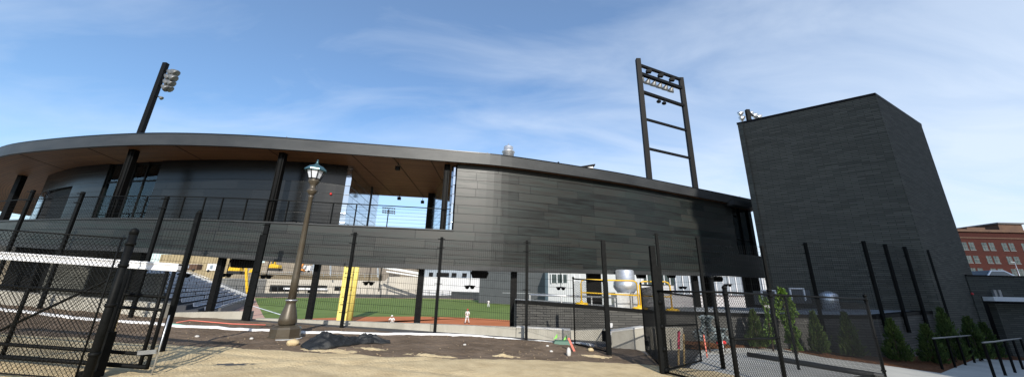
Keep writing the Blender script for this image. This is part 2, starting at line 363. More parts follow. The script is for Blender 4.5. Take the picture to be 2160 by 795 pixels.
S.cycles.max_bounces = 8; S.cycles.transparent_max_bounces = 12

# ================================================================== THE SETTING
def sheet(name, xs, ys, zf, m, kind='structure'):
    mb = MB(); vs = []; fs = []; nx = len(xs)
    for y in ys:
        for x in xs: vs.append((x, y, zf(x, y)))
    for j in range(len(ys)-1):
        for i in range(nx-1): fs.append((j*nx+i, j*nx+i+1, (j+1)*nx+i+1, (j+1)*nx+i))
    mb.mesh(vs, fs, True); return mb.build(name, m, origin=(0, 0, 0), kind=kind)
FZ = -2.6
mb = MB(); mb.face([(-1500, 13.95, FZ-.06), (1500, 13.95, FZ-.06), (1500, 2500, FZ-.06), (-1500, 2500, FZ-.06)]); mb.build('ground', 'earth', kind='structure', origin=(0, 0, 0))
sheet('street', [-600, -200, -30, -20, -10, 0, 10, 20, 30, 200, 600], [-300, -100, -20, 0, 13.95], lambda x, y: gz(x)-.02, M['asphalt'])
mb = MB(); mb.face([(18, 13.95, gz(18)-.02), (30, 13.95, gz(30)-.02), (30, 60, gz(30)-.02), (18, 60, gz(18)-.02)]); mb.face([(30, 13.95, gz(30)-.02), (300, 13.95, gz(30)-.02), (300, 60, gz(30)-.02), (30, 60, gz(30)-.02)])
mb.face([(.5, 13.95, gz(.5)-.02), (18, 13.95, gz(18)-.02), (18, 18, gz(18)-.02), (.5, 18, gz(.5)-.02)]); mb.build('side_street', 'asphalt', kind='structure', origin=(0, 0, 0))
# dirt / sand boundary, from the photo
BD = [(0, 704), (170, 716), (340, 729), (520, 738), (700, 746), (860, 754), (1000, 758), (1180, 762), (1330, 768)]
bp_ = [onG(*p) for p in BD]; bx = [p.x for p in bp_]; by = [p.y for p in bp_]
def bound(x): return smooth(bx, by, x)+.10*noise.noise((x*2.3, 1.7, 0))+.16*noise.noise((x*.8, 5, 0))
def bermz(x, y):
    t = max(0, min(1, (y-bound(x))/.5)); n_ = noise.noise((x*1.1, y*1.1, 3))*.05+noise.noise((x*3.7, y*3.7, 9))*.03+noise.noise((x*9, y*9, 2))*.014
    far = max(0, min(1, (y-13.0)/.6))
    return gz(x)+.004+t*(.012+n_*.75)-far*t*.11
def fr(a, b, st):
    n = int((b-a)/st); return [a+(b-a)*i/n for i in range(n+1)]
XS = fr(-19, 4.3, .09)
mb = MB(); vs = []; fs = []; K = 60
for x in XS:
    b0 = bound(x)
    yw = 13.62 if x < 3 else 12.4+(x-3)*.2
    if x < -9.3: yw = 14.1
    for k in range(K+1):
        y = b0-.03+(yw+.25-b0)*k/K; vs.append((x, y, bermz(x, y) if k else gz(x)-.005))
for i in range(len(XS)-1):
    for k in range(K): fs.append((i*(K+1)+k, (i+1)*(K+1)+k, (i+1)*(K+1)+k+1, i*(K+1)+k+1))
mb.mesh(vs, fs, True); mb.build('dirt_strip', 'dirt', kind='structure', origin=(0, 0, 0))
def sandz(x, y):
    tr = 0
    for c, wd in ((4.9, .28), (6.6, .28), (7.3, .15)):
        q = y+x*.06+.25*math.sin(x*.35)-c; tr -= .06*math.exp(-(q/wd)**2)
    for o_ in (0, 1.0):
        d = abs((y-6.3)-(x+5.6+o_)*.62); tr -= .06*math.exp(-(d/.14)**2)*(.6+.4*math.sin((x+y)*26))
    return gz(x)+.03+tr*.5+noise.noise((x*.9, y*.9, 0))*.02+noise.noise((x*4, y*4, 0))*.008+noise.noise((x*11, y*11, 4))*.006
mb = MB(); vs = []; fs = []; K = 90; XS = fr(-22, 6.4, .10)
def sandfar(x): return bound(x)+.06 if x < 3.4 else bound(3.4)+.06-(x-3.4)*.12-max(0, x-5.2)*1.2
for x in XS:
    for k in range(K+1):
        y = 1.2+(sandfar(x)-1.2)*k/K; e = 1 if k < K else 0
        vs.append((x, y, sandz(x, y)*e+(1-e)*(gz(x)-.01)))
for i in range(len(XS)-1):
    for k in range(K): fs.append((i*(K+1)+k, (i+1)*(K+1)+k, (i+1)*(K+1)+k+1, i*(K+1)+k+1))
mb.mesh(vs, fs, True); mb.build('sand_road', 'sand', kind='structure', origin=(0, 0, 0))
# sidewalk and mulch bed on the right, near edge of the mulch from the photo
MU = [(1405, 728), (1480, 738), (1560, 733), (1650, 736), (1740, 754), (1870, 771), (1985, 787), (2060, 756), (2160, 728)]
mu = [onG(*p) for p in MU]
mu[-1] = Vector((27, 18.6, gz(27)))
mb = MB()
pv = [(4.3, 9.0)]+[(p.x, p.y) for p in mu[1:]]+[(40, 19), (40, 3), (6.2, 3)]
mb.face([(x, y, gz(x)+.012) for x, y in [(6.0, 3.0), (30, 3.0), (30, 18.9), (27, 18.6)]+[(p.x, p.y) for p in reversed(mu[1:-1])]+[(4.75, 10.0)]])
mb.build('sidewalk', 'pave', kind='structure', origin=(0, 0, 0))
mb = MB()   # expansion joints of the pavement are real grooves' dark sealant lines
for k in range(9):
    x = 7.5+k*1.8; mb.face([(x, 3.2, gz(x)+.016), (x+.025, 3.2, gz(x)+.016), (x+.025, 9.6+k*.5, gz(x)+.016), (x, 9.6+k*.5, gz(x)+.016)])
mb.build('sidewalk_joints', 'black', kind='structure', origin=(0, 0, 0))
# low wall plan shared by mulch bed
LW = [(0.25, 15.3), (3.5, 15.8), (7, 16.1), (10.9, 15.95), (12.9, 15.5), (14.95, 14.95), (16.7, 15.75), (18.4, 16.6), (20.15, 17.3)]
def lwy(x): return interp(x, [p[0] for p in LW], [p[1] for p in LW])
mx_ = [p.x for p in mu]; my_ = [p.y for p in mu]
mb = MB(); vs = []; fs = []; XS = fr(4.1, 26.5, .14); K = 24
def muy(x): return interp(x, mx_, my_)
for x in XS:
    a = muy(x)+.05*noise.noise((x*3, 0, 1)); b = lwy(x)+.1 if x < 20.3 else 17.4+(x-20.3)*.55+.2
    b = max(b, a+.3)
    for k in range(K+1):
        y = a+(b-a)*k/K; t = min(1, k/3); vs.append((x, y, gz(x)+.008+t*(.05+.05*noise.noise((x*2, y*2, 5))+.03*noise.noise((x*7, y*7, 5)))))
for i in range(len(XS)-1):
    for k in range(K): fs.append((i*(K+1)+k, (i+1)*(K+1)+k, (i+1)*(K+1)+k+1, i*(K+1)+k+1))
mb.mesh(vs, fs, True); mb.build('mulch_bed', 'mulch', kind='structure', origin=(0, 0, 0))
# ball field
def poly(name, pts, z, m):
    mb = MB(); mb.face([(x, y, z) for x, y in pts]); return mb.build(name, m, kind='structure', origin=(0, 0, 0))
OW = [onZ(*p, FZ) for p in [(470, 632), (530, 626.5), (700, 626.5), (900, 628), (960, 629.5), (1075, 634), (1180, 638)]]
OWp = [(p.x, p.y) for p in OW]
poly('warning_track', [(-40, 40), (60, 40)]+[(40, 150)]+list(reversed(OWp)), FZ, 'track')
def toward(p, d):
    v = Vector((p[0]+8, p[1]-46)); l = v.length; v = v*(l-d)/l; return (v.x-8, v.y+46)
poly('outfield_grass', [(-36, 54), (-30, 46), (30, 42)]+[(30, 120)]+[toward(p, 5.5) for p in reversed(OWp[1:])], FZ+.008, 'grass')
cl = [onZ(*p, FZ) for p in [(560, 695), (640, 672), (760, 667.5), (880, 667), (1000, 670), (1090, 676), (1200, 690)]]
poly('infield_clay', [(p.x, p.y) for p in cl]+[(3, 38), (-30, 38)], FZ+.016, 'clay')
a, b = onZ(533, 645, FZ), onZ(620, 672, FZ); d = (b-a).normalized(); n_ = Vector((-d.y, d.x, 0))*.16
poly('foul_line', [tuple((a+n_).xy), tuple((b+n_).xy), tuple((b-n_).xy), tuple((a-n_).xy)], FZ+.022, 'chalk')
# hill behind the ballpark
def hillz(x, y):
    t = max(0, min(1, (y-185)/45)); h_ = 17 if x < 0 else 15
    return FZ-.5+t*(h_+5*noise.noise((x*.012, y*.012, 1))+2.5*noise.noise((x*.05, y*.05, 7))+.8*noise.noise((x*.2, y*.2, 7)))
sheet('hill', fr(-520, 260, 5), fr(180, 330, 5), hillz, M['hill'])
# ================================================================== BALLPARK BUILDING
ZD, ZR, ZS = 4.2, 8.0, 7.5
bld = thing('ballpark_building', 'long curved black metal stadium building with a cedar soffit and thin overhanging roof', 'building', (0, 20, 0))
bot_px = [(0, 525), (100, 524), (200, 527), (300, 531), (400, 537), (560, 549), (740, 561), (960, 568), (1130, 573), (1300, 577), (1500, 581), (1540, 581)]
bq = [Q(*p, .35) for p in bot_px]; bqx = [p.x for p in bq]; bqz = [p.z for p in bq]
def zbot(x): return interp(x, bqx, bqz)
def curve(x0, x1, off, n=60): return [(x, Yc(x, off)) for x in linspace(x0, x1, n)]
mb = MB(); mb.strip(curve(-45, 17.4, .35, 110), zbot, ZD, .3, 0); band = mb.build('lower_wall', 'panel', bld)
mb = MB(); pl = curve(-2.68, 14.85, .35, 50)
u0 = sum(math.dist(a_, b_) for a_, b_ in zip(curve(-45, -2.68, .35, 90)[:-1], curve(-45, -2.68, .35, 90)[1:]))
mb.strip(pl, ZD, ZS+.02, .3, u0); mb.build('upper_wall', 'panel', bld)
mb = MB(); mb.strip(curve(-45, 17.4, .342, 110), lambda x: zbot(x)-.02, lambda x: zbot(x)+.17, .33, 0); mb.build('base_trim', 'fascia', bld)
mb = MB(); f_ = curve(-45, -2.66, .30, 80); mb.slab(f_, [(x, y+.4) for x, y in f_], ZD+.001, ZD+.06); mb.build('deck_edge', 'fascia', bld)
# roof: slab with fascia and soffit
def rdep(x): return interp(x, [-14, -10], [4.4, 7.8])
f_ = curve(-46, 17.6, 0, 120); b_ = [(x, y+rdep(x)) for x, y in f_]
mb = MB(); mb.slab(f_, b_, ZS+.055, ZR); rf = mb.build('roof', 'fascia', bld)
mb = MB(); mb.slab([(x, y-.02) for x, y in f_], [(x, y+.10) for x, y in f_], ZS-.03, ZR-.002); mb.build('fascia_board', 'fascia', bld)
mb = MB(); mb.slab([(x, y+.101) for x, y in f_], [(x, y+rdep(x)-.2) for x, y in f_], ZS, ZS+.05); sof = mb.build('soffit', 'wood', bld)
for xj in (-24, -19.5, -15, -11, -7.45, -5.6, -3.9):
    mb = MB(); mb.beam((xj, Yc(xj, .11), ZS-.004), (xj*1.05, Yc(xj*1.05, rdep(xj)-.4), ZS-.004), .035, .01); mb.build('soffit_joint', 'black', sof)
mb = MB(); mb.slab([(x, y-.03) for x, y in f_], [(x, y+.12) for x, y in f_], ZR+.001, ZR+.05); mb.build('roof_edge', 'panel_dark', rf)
# deck floor
mb = MB(); f2 = curve(-45, 17.4, .66, 100); mb.slab(f2, [(x, y+7.0) for x, y in f2], 3.75, ZD-.03); mb.build('deck_floor', 'slab', bld)
# setback wall behind the deck
SBX = [-27.6, -23.6, -20.4, -17.4, -13.5, -10.1, -8.35]; SBY = [19.6, 17.75, 16.9, 16.35, 16.0, 16.15, 16.55]
def sb(x): return smooth(SBX, SBY, x)
def sbp(px, py=420): return onCurve(px, py, sb)
def sbwall(x0, x1, name, m, z0=ZD-.02, z1=ZS-.002, th=.25, off=0., n=14):
    mb = MB(); mb.strip([(x, sb(x)+off) for x in linspace(x0, x1, n)], z0, z1, th, x0+40); return mb.build(name, m, bld)
xA, xB, xC, xD, xE = sbp(97).x, sbp(143).x, sbp(206).x, sbp(320, 410).x, -8.3
sbwall(xA-1.3, xA, 'polished_wall', 'mirror', z1=6.4)
sbwall(xA-1.3, xB, 'door_head_wall', 'panel_dark', z0=6.42)
sbwall(xA, xB, 'dark_door', 'black', z1=6.4, off=.18)
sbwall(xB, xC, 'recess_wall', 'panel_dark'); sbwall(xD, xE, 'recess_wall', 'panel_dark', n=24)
gl = sbwall(xC+.05, xD-.05, 'window_wall', 'clearglass', z0=ZD+.08, z1=ZS-.1, th=.02, off=.12)
mb = MB(); n_ = 4
for i in range(n_+1):
    x = xC+.06+(xD-xC-.12)*i/n_; mb.beam((x, sb(x)+.13, ZD), (x, sb(x)+.13, ZS-.003), .06, .1)
for z in (ZD+.06, 6.5, ZS-.06):
    for i in range(n_):
        x0, x1 = [xC+.06+(xD-xC-.12)*k/n_ for k in (i, i+1)]; mb.beam((x0, sb(x0)+.13, z), (x1, sb(x1)+.13, z), .06, .08)
mb.build('window_frame', 'black', gl)
# passage through the building
pL0, pL1, pR0, pR1 = (-8.3, 16.55), (-9.0, 22.1), (-2.75, 16.28), (-5.12, 22.2)
mb = MB(); mb.strip([pL0, pL1], ZD-.02, ZS-.004, -.25); mb.build('passage_wall', 'mirror', bld)
mb = MB(); mb.strip([pR1, pR0], ZD-.02, ZS-.004, -.25); mb.build('passage_wall', 'mirror', bld)
pw = MB(); pw.strip([(-2.75, 16.26), (-2.75, 15.97)], ZD, ZS-.004, -.1); pw.build('wall_return', 'mirror', bld)
# back walls
def bw(x0, x1, n=20):
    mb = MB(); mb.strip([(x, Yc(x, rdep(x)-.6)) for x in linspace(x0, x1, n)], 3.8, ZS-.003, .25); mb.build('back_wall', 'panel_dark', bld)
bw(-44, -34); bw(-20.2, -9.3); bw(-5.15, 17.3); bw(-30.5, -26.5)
# glazed link beside the tower
mb = MB(); gp = [(14.85, Yc(14.85, .9)), (16.2, Yc(16.2, .9)), (17.4, Yc(17.4, .9))]
mb.strip(gp, ZD, ZS-.003, .03); lk = mb.build('link_window', 'darkglass', bld)
mb = MB()
for x in (14.95, 16.0, 16.9): mb.beam((x, Yc(x, .86), ZD), (x, Yc(x, .86), ZS-.003), .09, .12)
mb.beam((14.9, Yc(14.9, .86), 5.3), (17.3, Yc(17.3, .86), 5.3), .05); mb.build('window_frame', 'black', lk)
mb = MB(); mb.strip([(14.87, Yc(14.87, .36)), (14.87, Yc(14.87, .88))], ZD, ZS-.003, -.02); mb.build('wall_return', 'panel_dark', bld)
mb = MB(); mb.beam((14.4, Yc(14.4, -.1), ZS-.05), (18.2, Yc(18.0, -.25), ZS-.05), .5, .32); mb.build('link_fascia', 'fascia', bld)
# columns
for px, py in ((62, 370), (266, 370), (585, 385), (940, 400)):
    p = Q(px, py, .62); mb = MB(); mb.obox((p.x, p.y, ZD+.01), (1, .1), .26, .24, ZS-ZD-.012)
    c_ = mb.build('upper_column', 'black', bld)
    mb = MB()
    for sx_ in (-.08, .08): mb.tube([(p.x+sx_, p.y-.15, ZD+.02), (p.x+sx_, p.y-.15, ZS-.01)], .02, 8)
    mb.build('drain_pipe', 'fence', c_)
for px, Y in ((775, 20.3), (906, 21.6), (18, 19.5)):
    p = onY(px, 440, Y); mb = MB(); mb.obox((p.x, p.y, ZD-.02), (1, 0), .26, .26, ZS-ZD+.018); mb.build('upper_column', 'black', bld)
for px, py, o_, w_ in ((100, 590, 2.0, .34), (290, 600, 1.2, .22), (456, 600, 1.0, .20), (662, 610, 1.0, .21), (885, 620, 1.0, .25), (1083, 630, 1.0, .29), (1252, 590, 1.2, .75), (1466, 600, 1.0, .34), (1487, 600, 4, .5), (1575, 600, .9, .4), (1592, 600, 2.2, .6)):
    p = Q(px, py, o_); mb = MB(); mb.obox((p.x, p.y, FZ), (1, .1), w_, .24, 3.74-FZ); mb.build('lower_column', 'black', bld)
# small fittings under the soffit
for px, py, Y in ((840, 350, 17.5), (843, 416, 21), (892, 424, 22)):
    p = onZ(px, py-6, ZS); mb = MB(); mb.tube([(p.x, p.y, ZS), (p.x, p.y, ZS-.18)], .02, 6); mb.box(p.x-.1, p.x+.1, p.y-.08, p.y+.08, ZS-.36, ZS-.18); mb.build('ceiling_speaker', 'black', bld)
p = onCurve(698, 409, lambda x: sb(x)-.03); mb = MB(); mb.lathe([(.05, -.05), (.06, 0), (.03, .05)], p, 10); mb.build('alarm_light', 'red', bld)
# concourse slab, the light foundation wall's back and the dark store under the left end
mb = MB(); f3 = [(x, Yc(x, -.3)+(.2 if x < -2 else 0)) for x in linspace(-40, .2, 40)]; mb.slab(f3, [(x, y+5.5) for x, y in f3], FZ, -1.0); mb.build('concourse', 'slab', bld)
mb = MB(); mb.strip([(x, Yc(x, 5.2)) for x in linspace(-40, -19.2, 20)], -1, 2.15, .3); mb.build('concourse_wall', 'slab', bld)
for px, w_ in ((30, .5), (70, .5), (118, .6), (138, .4)):
    p = onY(px, 585, 19); mb = MB(); mb.obox((p.x, p.y, -1), (1, .3), w_, .4, 4.7); mb.build('lower_column', 'black', bld)
p = onY(195, 590, 17.2); mb = MB(); mb.obox((p.x, p.y, -1), (1, .1), 1.7, 2.2, 4.7); mb.build('brick_pier', 'brick', bld)
# railing on the deck edge
mb = MB(); q0 = curve(-33, -2.75, .42, 60); rl = None
for i in range(len(q0)-1): mb.beam((*q0[i], ZD+1.04), (*q0[i+1], ZD+1.04), .05, .035)
rl = mb.build('deck_railing', 'fence', bld)
rpx = [-60, 8, 92, 165, 228, 298, 380, 418, 505, 520, 602, 700, 748, 800, 842, 893, 955]
for px in (14, 82, 160, 226, 300, 345, 380, 425, 463, 515, 560, 604, 652, 700, 750, 955):
    p = Q(px, 450, .42); mb = MB(); mb.beam((p.x, p.y, ZD+.05), (p.x, p.y, ZD+1.04), .045, .045); mb.build('railing_post', 'fence', rl)
mb = MB()
for z in (.12, .28, .44, .6, .76, .92):
    for i in range(len(q0)-1): mb.tube([(*q0[i], ZD+z), (*q0[i+1], ZD+z)], .006, 3, caps=False)
mb.build('railing_cables', 'wire', rl)
yr = 21.9
mb = MB(); xa, xb = onY(790, 440, yr).x-.3, onY(918, 440, yr).x+.3
mb.beam((xa, yr, ZD+1.04), (xb, yr, ZD+1.04), .05); mb.beam((xa, yr, ZD+.2), (xb, yr, ZD+.2), .09); br_ = mb.build('back_railing', 'fence', bld)
for px in (799, 842, 891): p = onY(px, 460, yr); mb = MB(); mb.beam((p.x, yr, ZD), (p.x, yr, ZD+1.02), .06); mb.build('railing_post', 'fence', br_)
# things on the roof (rooftop parts)
def roof_pt(px, py, back): d = onCurve(px, py, lambda x: Yc(x, back)); return d
p = roof_pt(1072, 330, 1.1); mb = MB()
mb.lathe([(.30, 0), (.30, .62), (.345, .66), (.345, .70), (.25, .72), (.25, .96), (.21, 1.0), (.03, 1.02), (.02, 1.18)], (p.x, p.y, ZR), 20); mb.build('roof_vent', 'alu', rf)
p = roof_pt(1178, 345, .8); mb = MB(); mb.tube([(p.x, p.y, ZR), (p.x, p.y, ZR+.42)], .05, 8); mb.build('roof_pipe', 'black', rf)
p = roof_pt(1236, 352, 1.0); mb = MB(); mb.hexa([(p.x-.8, p.y, ZR), (p.x+.45, p.y, ZR), (p.x+.45, p.y+.8, ZR), (p.x-.8, p.y+.8, ZR)], [(p.x-.75, p.y, ZR+.30), (p.x+.4, p.y, ZR+.55), (p.x+.4, p.y+.8, ZR+.55), (p.x-.75, p.y+.8, ZR+.30)]); rh = mb.build('roof_hatch', 'white', rf)
mb = MB(); mb.hexa([(p.x-.9, p.y-.08, ZR+.30), (p.x+.52, p.y-.08, ZR+.57), (p.x+.52, p.y+.85, ZR+.57), (p.x-.9, p.y+.85, ZR+.30)], [(p.x-.9, p.y-.08, ZR+.36), (p.x+.52, p.y-.08, ZR+.64), (p.x+.52, p.y+.85, ZR+.64), (p.x-.9, p.y+.85, ZR+.36)]); mb.build('hatch_lid', 'black', rh)
for px in (82, 602, 1027, 1560):
    p = roof_pt(px, interp(px, [0, 300, 700, 965, 1300, 1560], [312, 283, 300, 320, 365, 412])+2, .3); mb = MB(); mb.tube([(p.x, p.y, ZR), (p.x+.02, p.y, ZR+.22)], .022, 6); mb.box(p.x-.1, p.x+.1, p.y-.04, p.y+.04, ZR, ZR+.06); mb.build('roof_anchor', 'steel', rf)

# ================================================================== TOWER, LOW WALL AND ITS ROOF
Bc = onY(1846, 197, 17); HT = Bc.z; Ac = onZ(1555, 260, HT); Cc = onZ(1943, 262, HT); Dc = Vector((Ac.x+Cc.x-Bc.x+1, Ac.y+Cc.y-Bc.y, 0))
tw = thing('brick_tower', 'tall windowless charcoal brick tower at the right end of the curved building', 'tower', (Bc.x, Bc.y, gz(20)))
mb = MB(); mb.strip([Ac.xy, Bc.xy, Cc.xy, Dc.xy, Ac.xy], -2, HT-.12, .3); mb.build('brick_body', 'brick', tw)
mb = MB(); mb.prism([(p.x+(p.x-22)*.006, p.y+(p.y-20)*.006) for p in (Ac, Bc, Cc, Dc)], HT-.12, HT+.03); mb.build('coping', 'black', tw)
lz = {1090: 632, 1205: 640, 1395: 655, 1600: 661, 1740: 664, 1850: 664, 1960: 655}
lx = []; lzz = []
for px, py in lz.items():
    p = onCurve(px, py, lwy); lx.append(p.x); lzz.append(p.z)
def lwz(x): return interp(x, lx, lzz)
LWP = [(x, lwy(x)) for x in sorted(set([p[0] for p in LW]+linspace(.25, 20.15, 24)))]
lw = thing('low_brick_wall', 'low grey brick wall with a dark sloping coping in front of the tower', 'wall', (8, 15.8, gz(8)))
mb = MB(); mb.strip(LWP, -1.3, lambda x: lwz(x)-.14, .3); mb.strip([(.25, 19), LWP[0]], -1.3, lwz(.25)-.14, .3); mb.build('brick_face', 'lowbrick', lw)
mb = MB(); mb.strip([(x, y-.03) for x, y in LWP], lambda x: lwz(x)-.137, lwz, .37); mb.build('coping', 'black', lw)
mb = MB(); bk = [(x, (Yc(x, 1.2) if x < 14 else interp(x, [14, 14.9, 20.3], [21.6, 20.9, 17.3]))) for x, y in LWP]
for i in range(len(LWP)-1):
    (a0, a1), (b0, b1), c, d = LWP[i], LWP[i+1], bk[i+1], bk[i]
    za, zb = lwz(a0)-.05, lwz(b0)-.05; mb.face([(a0, a1+.3, za), (b0, b1+.3, zb), (*c, zb+.06), (*d, za+.06)])
mb.build('flat_roof', 'rooftop', lw)
# lower brick wing to the right of the tower
wg = thing('brick_wing', 'low dark brick wing with a pale steel canopy right of the tower', 'building', (30, 22, gz(30)))
wy = 19.6; wz = onY(2160, 584, wy).z; xl = 25.2
mb = MB(); X0 = onY(2074, 640, wy).x; mb.strip([(xl, wy), (X0, wy)], -1.6, wz, .3); xc = onY(2112, 680, wy).x
mb.strip([(X0+.001, wy), (44, wy)], lambda x: onY(2073, 634, wy).z+.25, wz, .3); mb.strip([(xc, wy-.02), (44, wy-.02)], -1.6, onY(2110, 640, wy).z, .3, 3); mb.strip([(X0, wy+3.3), (X0, wy+.3)], -1.6, wz, .2); mb.build('brick_face', 'brick', wg)
mb = MB(); mb.strip([(X0+.25, wy+3.2), (xc+9, wy+3.2)], -1.6, wz, .2); mb.build('dark_recess', 'black', wg)
mb = MB(); mb.strip([(xl, wy-.03), (44, wy-.03)], wz, wz+.06, .4); mb.build('coping', 'black', wg)
za, zb = onY(2075, 634, wy).z, onY(2075, 625, wy).z
mb = MB(); mb.box(X0+.02, 44, wy-.5, wy-.04, za, zb); cn = mb.build('canopy', 'white', wg)
mb = MB()
for px in (2097, 2107): p = onY(px, 616, wy-.3); mb.beam((p.x, p.y, zb+.01), (p.x, p.y, zb+.36), .14, .1)
mb.build('canopy_light', 'steel', cn)
mb = MB(); p = onY(2052, 619, 19.3); fx = (Bc+(Cc-Bc)*.72); mb.lathe([(.05, -.06), (.055, 0), (.03, .06)], (fx.x+.03, fx.y-.12, onY(2052, 619, fx.y).z), 10); mb.build('wall_light', 'red', tw)
# ================================================================== FOUNDATION WALL AND FENCES
fpx = [(-30, 640, 35, 400), (82, 652, 190, 405), (274, 671, 360, 415), (520, 675, 572, 470), (720, 690, 752, 490), (917, 700, 932, 500), (1110, 715, 1113, 507)]
FP = []
for b0, b1, t0, t1 in fpx:
    g = onG(b0, b1); t = onY(t0, t1, g.y); FP.append((Vector((g.x, g.y, g.z)), t.z))
FP.append((Vector((2.93, 11.04, gz(2.93))), onY(1268, 507, 11.04).z))
def seg_wall(p0, p1, ya, yb, z0=-.9, th=.28):   # wall top from two photo points at given distances
    a = onY(*p0, ya); b = onY(*p1, yb); mbx = MB(); d = (b-a); dn = Vector((-d.y, d.x, 0)).normalized()*th
    mbx.hexa([(a.x, a.y, z0), (b.x, b.y, z0), (b.x+dn.x, b.y+dn.y, z0), (a.x+dn.x, a.y+dn.y, z0)], [a, b, b+dn, a+dn]); return mbx, a, b, dn
def cwall(name, label, p0, p1, ya, yb, cap=None):
    mbx, a, b, dn = seg_wall(p0, p1, ya, yb); o = mbx.build(name, 'concrete'); tag(o, label, 'wall', 'cast concrete foundation wall sections')
    if cap:
        mc = MB(); u = Vector((0, 0, .05)); z = Vector((0, 0, .003)); o2 = dn.normalized()*-.02
        mc.hexa([a+o2+z, b+o2+z, b+dn+z, a+dn+z], [a+o2+u, b+o2+u, b+dn+u, a+dn+u]); mc.build('coping', 'concrete_cap', o)
    return o
cwall('concrete_wall', 'low concrete wall behind the sliding gate at the far left', (-60, 608), (352, 641), 13.0, 12.35)
cwall('concrete_wall', 'short concrete wall section between the sliding gate and the thick leaning fence post', (354, 659), (534, 656), 12.6, 13.75)
cwall('concrete_wall', 'long concrete wall section behind the street lamp, under the yellow pole', (540, 671), (908, 683), 13.75, 14.0)
cwall('concrete_wall', 'concrete wall section below the walking player, left of the brick wall', (908.5, 683), (1088, 690), 14.0, 14.0)
cwall('concrete_wall', 'stained concrete wall section with light cap under the left end of the brick wall', (1089, 691), (1203, 697), 14.0, 13.6, 1)
cwall('concrete_wall', 'concrete wall section behind the open chain link gate leaf', (1203, 697), (1290, 694), 14.4, 14.6)
cwall('concrete_wall', 'clean concrete wall section between two gate openings, with gate shadow across it', (1287, 701), (1360, 691), 12.5, 12.7, 1)
cwall('concrete_wall', 'narrow concrete wall end seen through the mesh beside the tall gate post', (1361, 690), (1440, 690), 13.1, 13.6)
tf = thing('mesh_fence', 'tall black welded mesh fence in front of the concrete wall and stadium', 'fence', (-4, 13.5, gz(-4)))
for i, (p, zt) in enumerate(FP[:-1]):
    mb = MB(); wd = .17 if i == 3 else .10
    mb.beam((p.x, p.y, p.z-.3), (p.x, p.y, zt), wd, .08)
    if i == 3: mb.beam((p.x-.16, p.y+.12, p.z-.3), (p.x-.16, p.y+.12, zt-.45), .16, .12)
    pp = mb.build('fence_post', 'fence', tf); mb = MB()
    for z in (zt-.08, zt-.42, p.z+1.7, p.z+.5): mb = MB(); mb.box(p.x-.14, p.x+.14, p.y-.07, p.y-.03, z-.012, z+.012); mb.build('bracket', 'fence', pp)
for i in range(len(FP)-2):
    (a, za), (b, zb) = FP[i], FP[i+1]; o_ = Vector((0, .03, 0)); mb = MB(); h0 = min(za-a.z, zb-b.z)-.65
    lo_ = Vector((0, 0, .55)); weld(mb, a+o_+lo_, b+o_+lo_+Vector((0, 0, (zb-b.z)-(za-a.z)))*.0, h0, sv=.075, sh=.26); mb.build('mesh_panel', 'wire', tf)
a, za = FP[6]; b = Vector((2.2, 12.6, gz(2.2))); mb = MB(); weld(mb, a+Vector((0, .03, .55)), b+Vector((0, .03, .55)), za-a.z-.65, sv=.075, sh=.26); mb.build('mesh_panel', 'wire', tf)
# fence on the face of the low brick wall
rfn = thing('wall_fence', 'row of tall black posts with fine mesh fixed to the low brick wall', 'fence', (14.9, 14.9, gz(15)))
RP = []
for t0, t1, b0, b1 in ((1385, 492, 1403, 690), (1472, 500, 1496, 700), (1610, 517, 1640, 700), (1702, 512, 1738, 698), (1822, 508, 1872, 703), (1868, 515, 1918, 701), (1910, 520, 1958, 692), (1945, 525, 1990, 672), (1952, 527, 2002, 678)):
    p = onCurve(b0, b1, lambda x: lwy(x)-.09); t = onY(t0, t1, p.y); RP.append((p, t.z))
    mb = MB(); mb.beam((p.x, p.y, p.z), (p.x, p.y, t.z), .11, .09); pp = mb.build('fence_post', 'fence', rfn)
    mb = MB()
    for z in (t.z-.08, t.z-.45, t.z-1.5, p.z+.35): mb = MB(); mb.box(p.x-.12, p.x+.12, p.y+.02, p.y+.06, z-.012, z+.012); mb.build('bracket', 'fence', pp)
for i in range(len(RP)-2):
    (a, za), (b, zb) = RP[i], RP[i+1]; zl = max(lwz(a.x), lwz(b.x))+.1; mb = MB()
    weld(mb, Vector((a.x, a.y+.03, zl)), Vector((b.x, b.y+.03, zl)), min(za, zb)-zl-.03, sv=.085, sh=.28, r=.0034); mb.build('mesh_panel', 'wire', rfn)
# ---- gate posts
def post(name, label, x, y, z0, z1, w_, group=None, cap=True, rnd=True):
    t = thing(name, label, 'post', (x, y, z0), group); mb = MB()
    if rnd: mb.tube([(x, y, z0-.3), (x, y, z1)], w_/2, 12)
    else: mb.obox((x, y, z0-.3), (1, 0), w_, w_, z1-z0+.3)
    mb.build('shaft', 'fence', t)
    if cap: mb = MB(); mb.lathe([(w_*.53, -.03), (w_*.54, .02), (w_*.4, .055), (w_*.1, .075)], (x, y, z1), 12); mb.build('post_cap', 'fence', t)
    return t
g1 = post('gate_post', 'tall square black gate post beside the open narrow gate leaf', 2.93, 11.04, gz(2.9), FP[-1][1], .12, cap=False, rnd=False)
g0 = post('gate_post', 'tall thick black gate post at the right end of the sliding gate', -6.9, 7.55, gz(-6.9), 3.14, .08, cap=True, rnd=False)
g2 = post('gate_post', 'tall double black gate post where the right hand chain link fence begins', 3.6, 8.9, gz(3.6), 2.8, .12, cap=False, rnd=False)
mb = MB(); mb.beam((3.74, 9.02, gz(3.7)-.3), (3.74, 9.02, 2.3), .08); mb.build('shaft', 'fence', g2)
mb = MB()
for z in (.05, .5, 1.0, 1.55): mb = MB(); mb.tube([(3.66, 8.86, z+gz(3.6)), (3.66, 8.86, z+.1+gz(3.6))], .06, 8); mb.build('hinge', 'fence', g2)
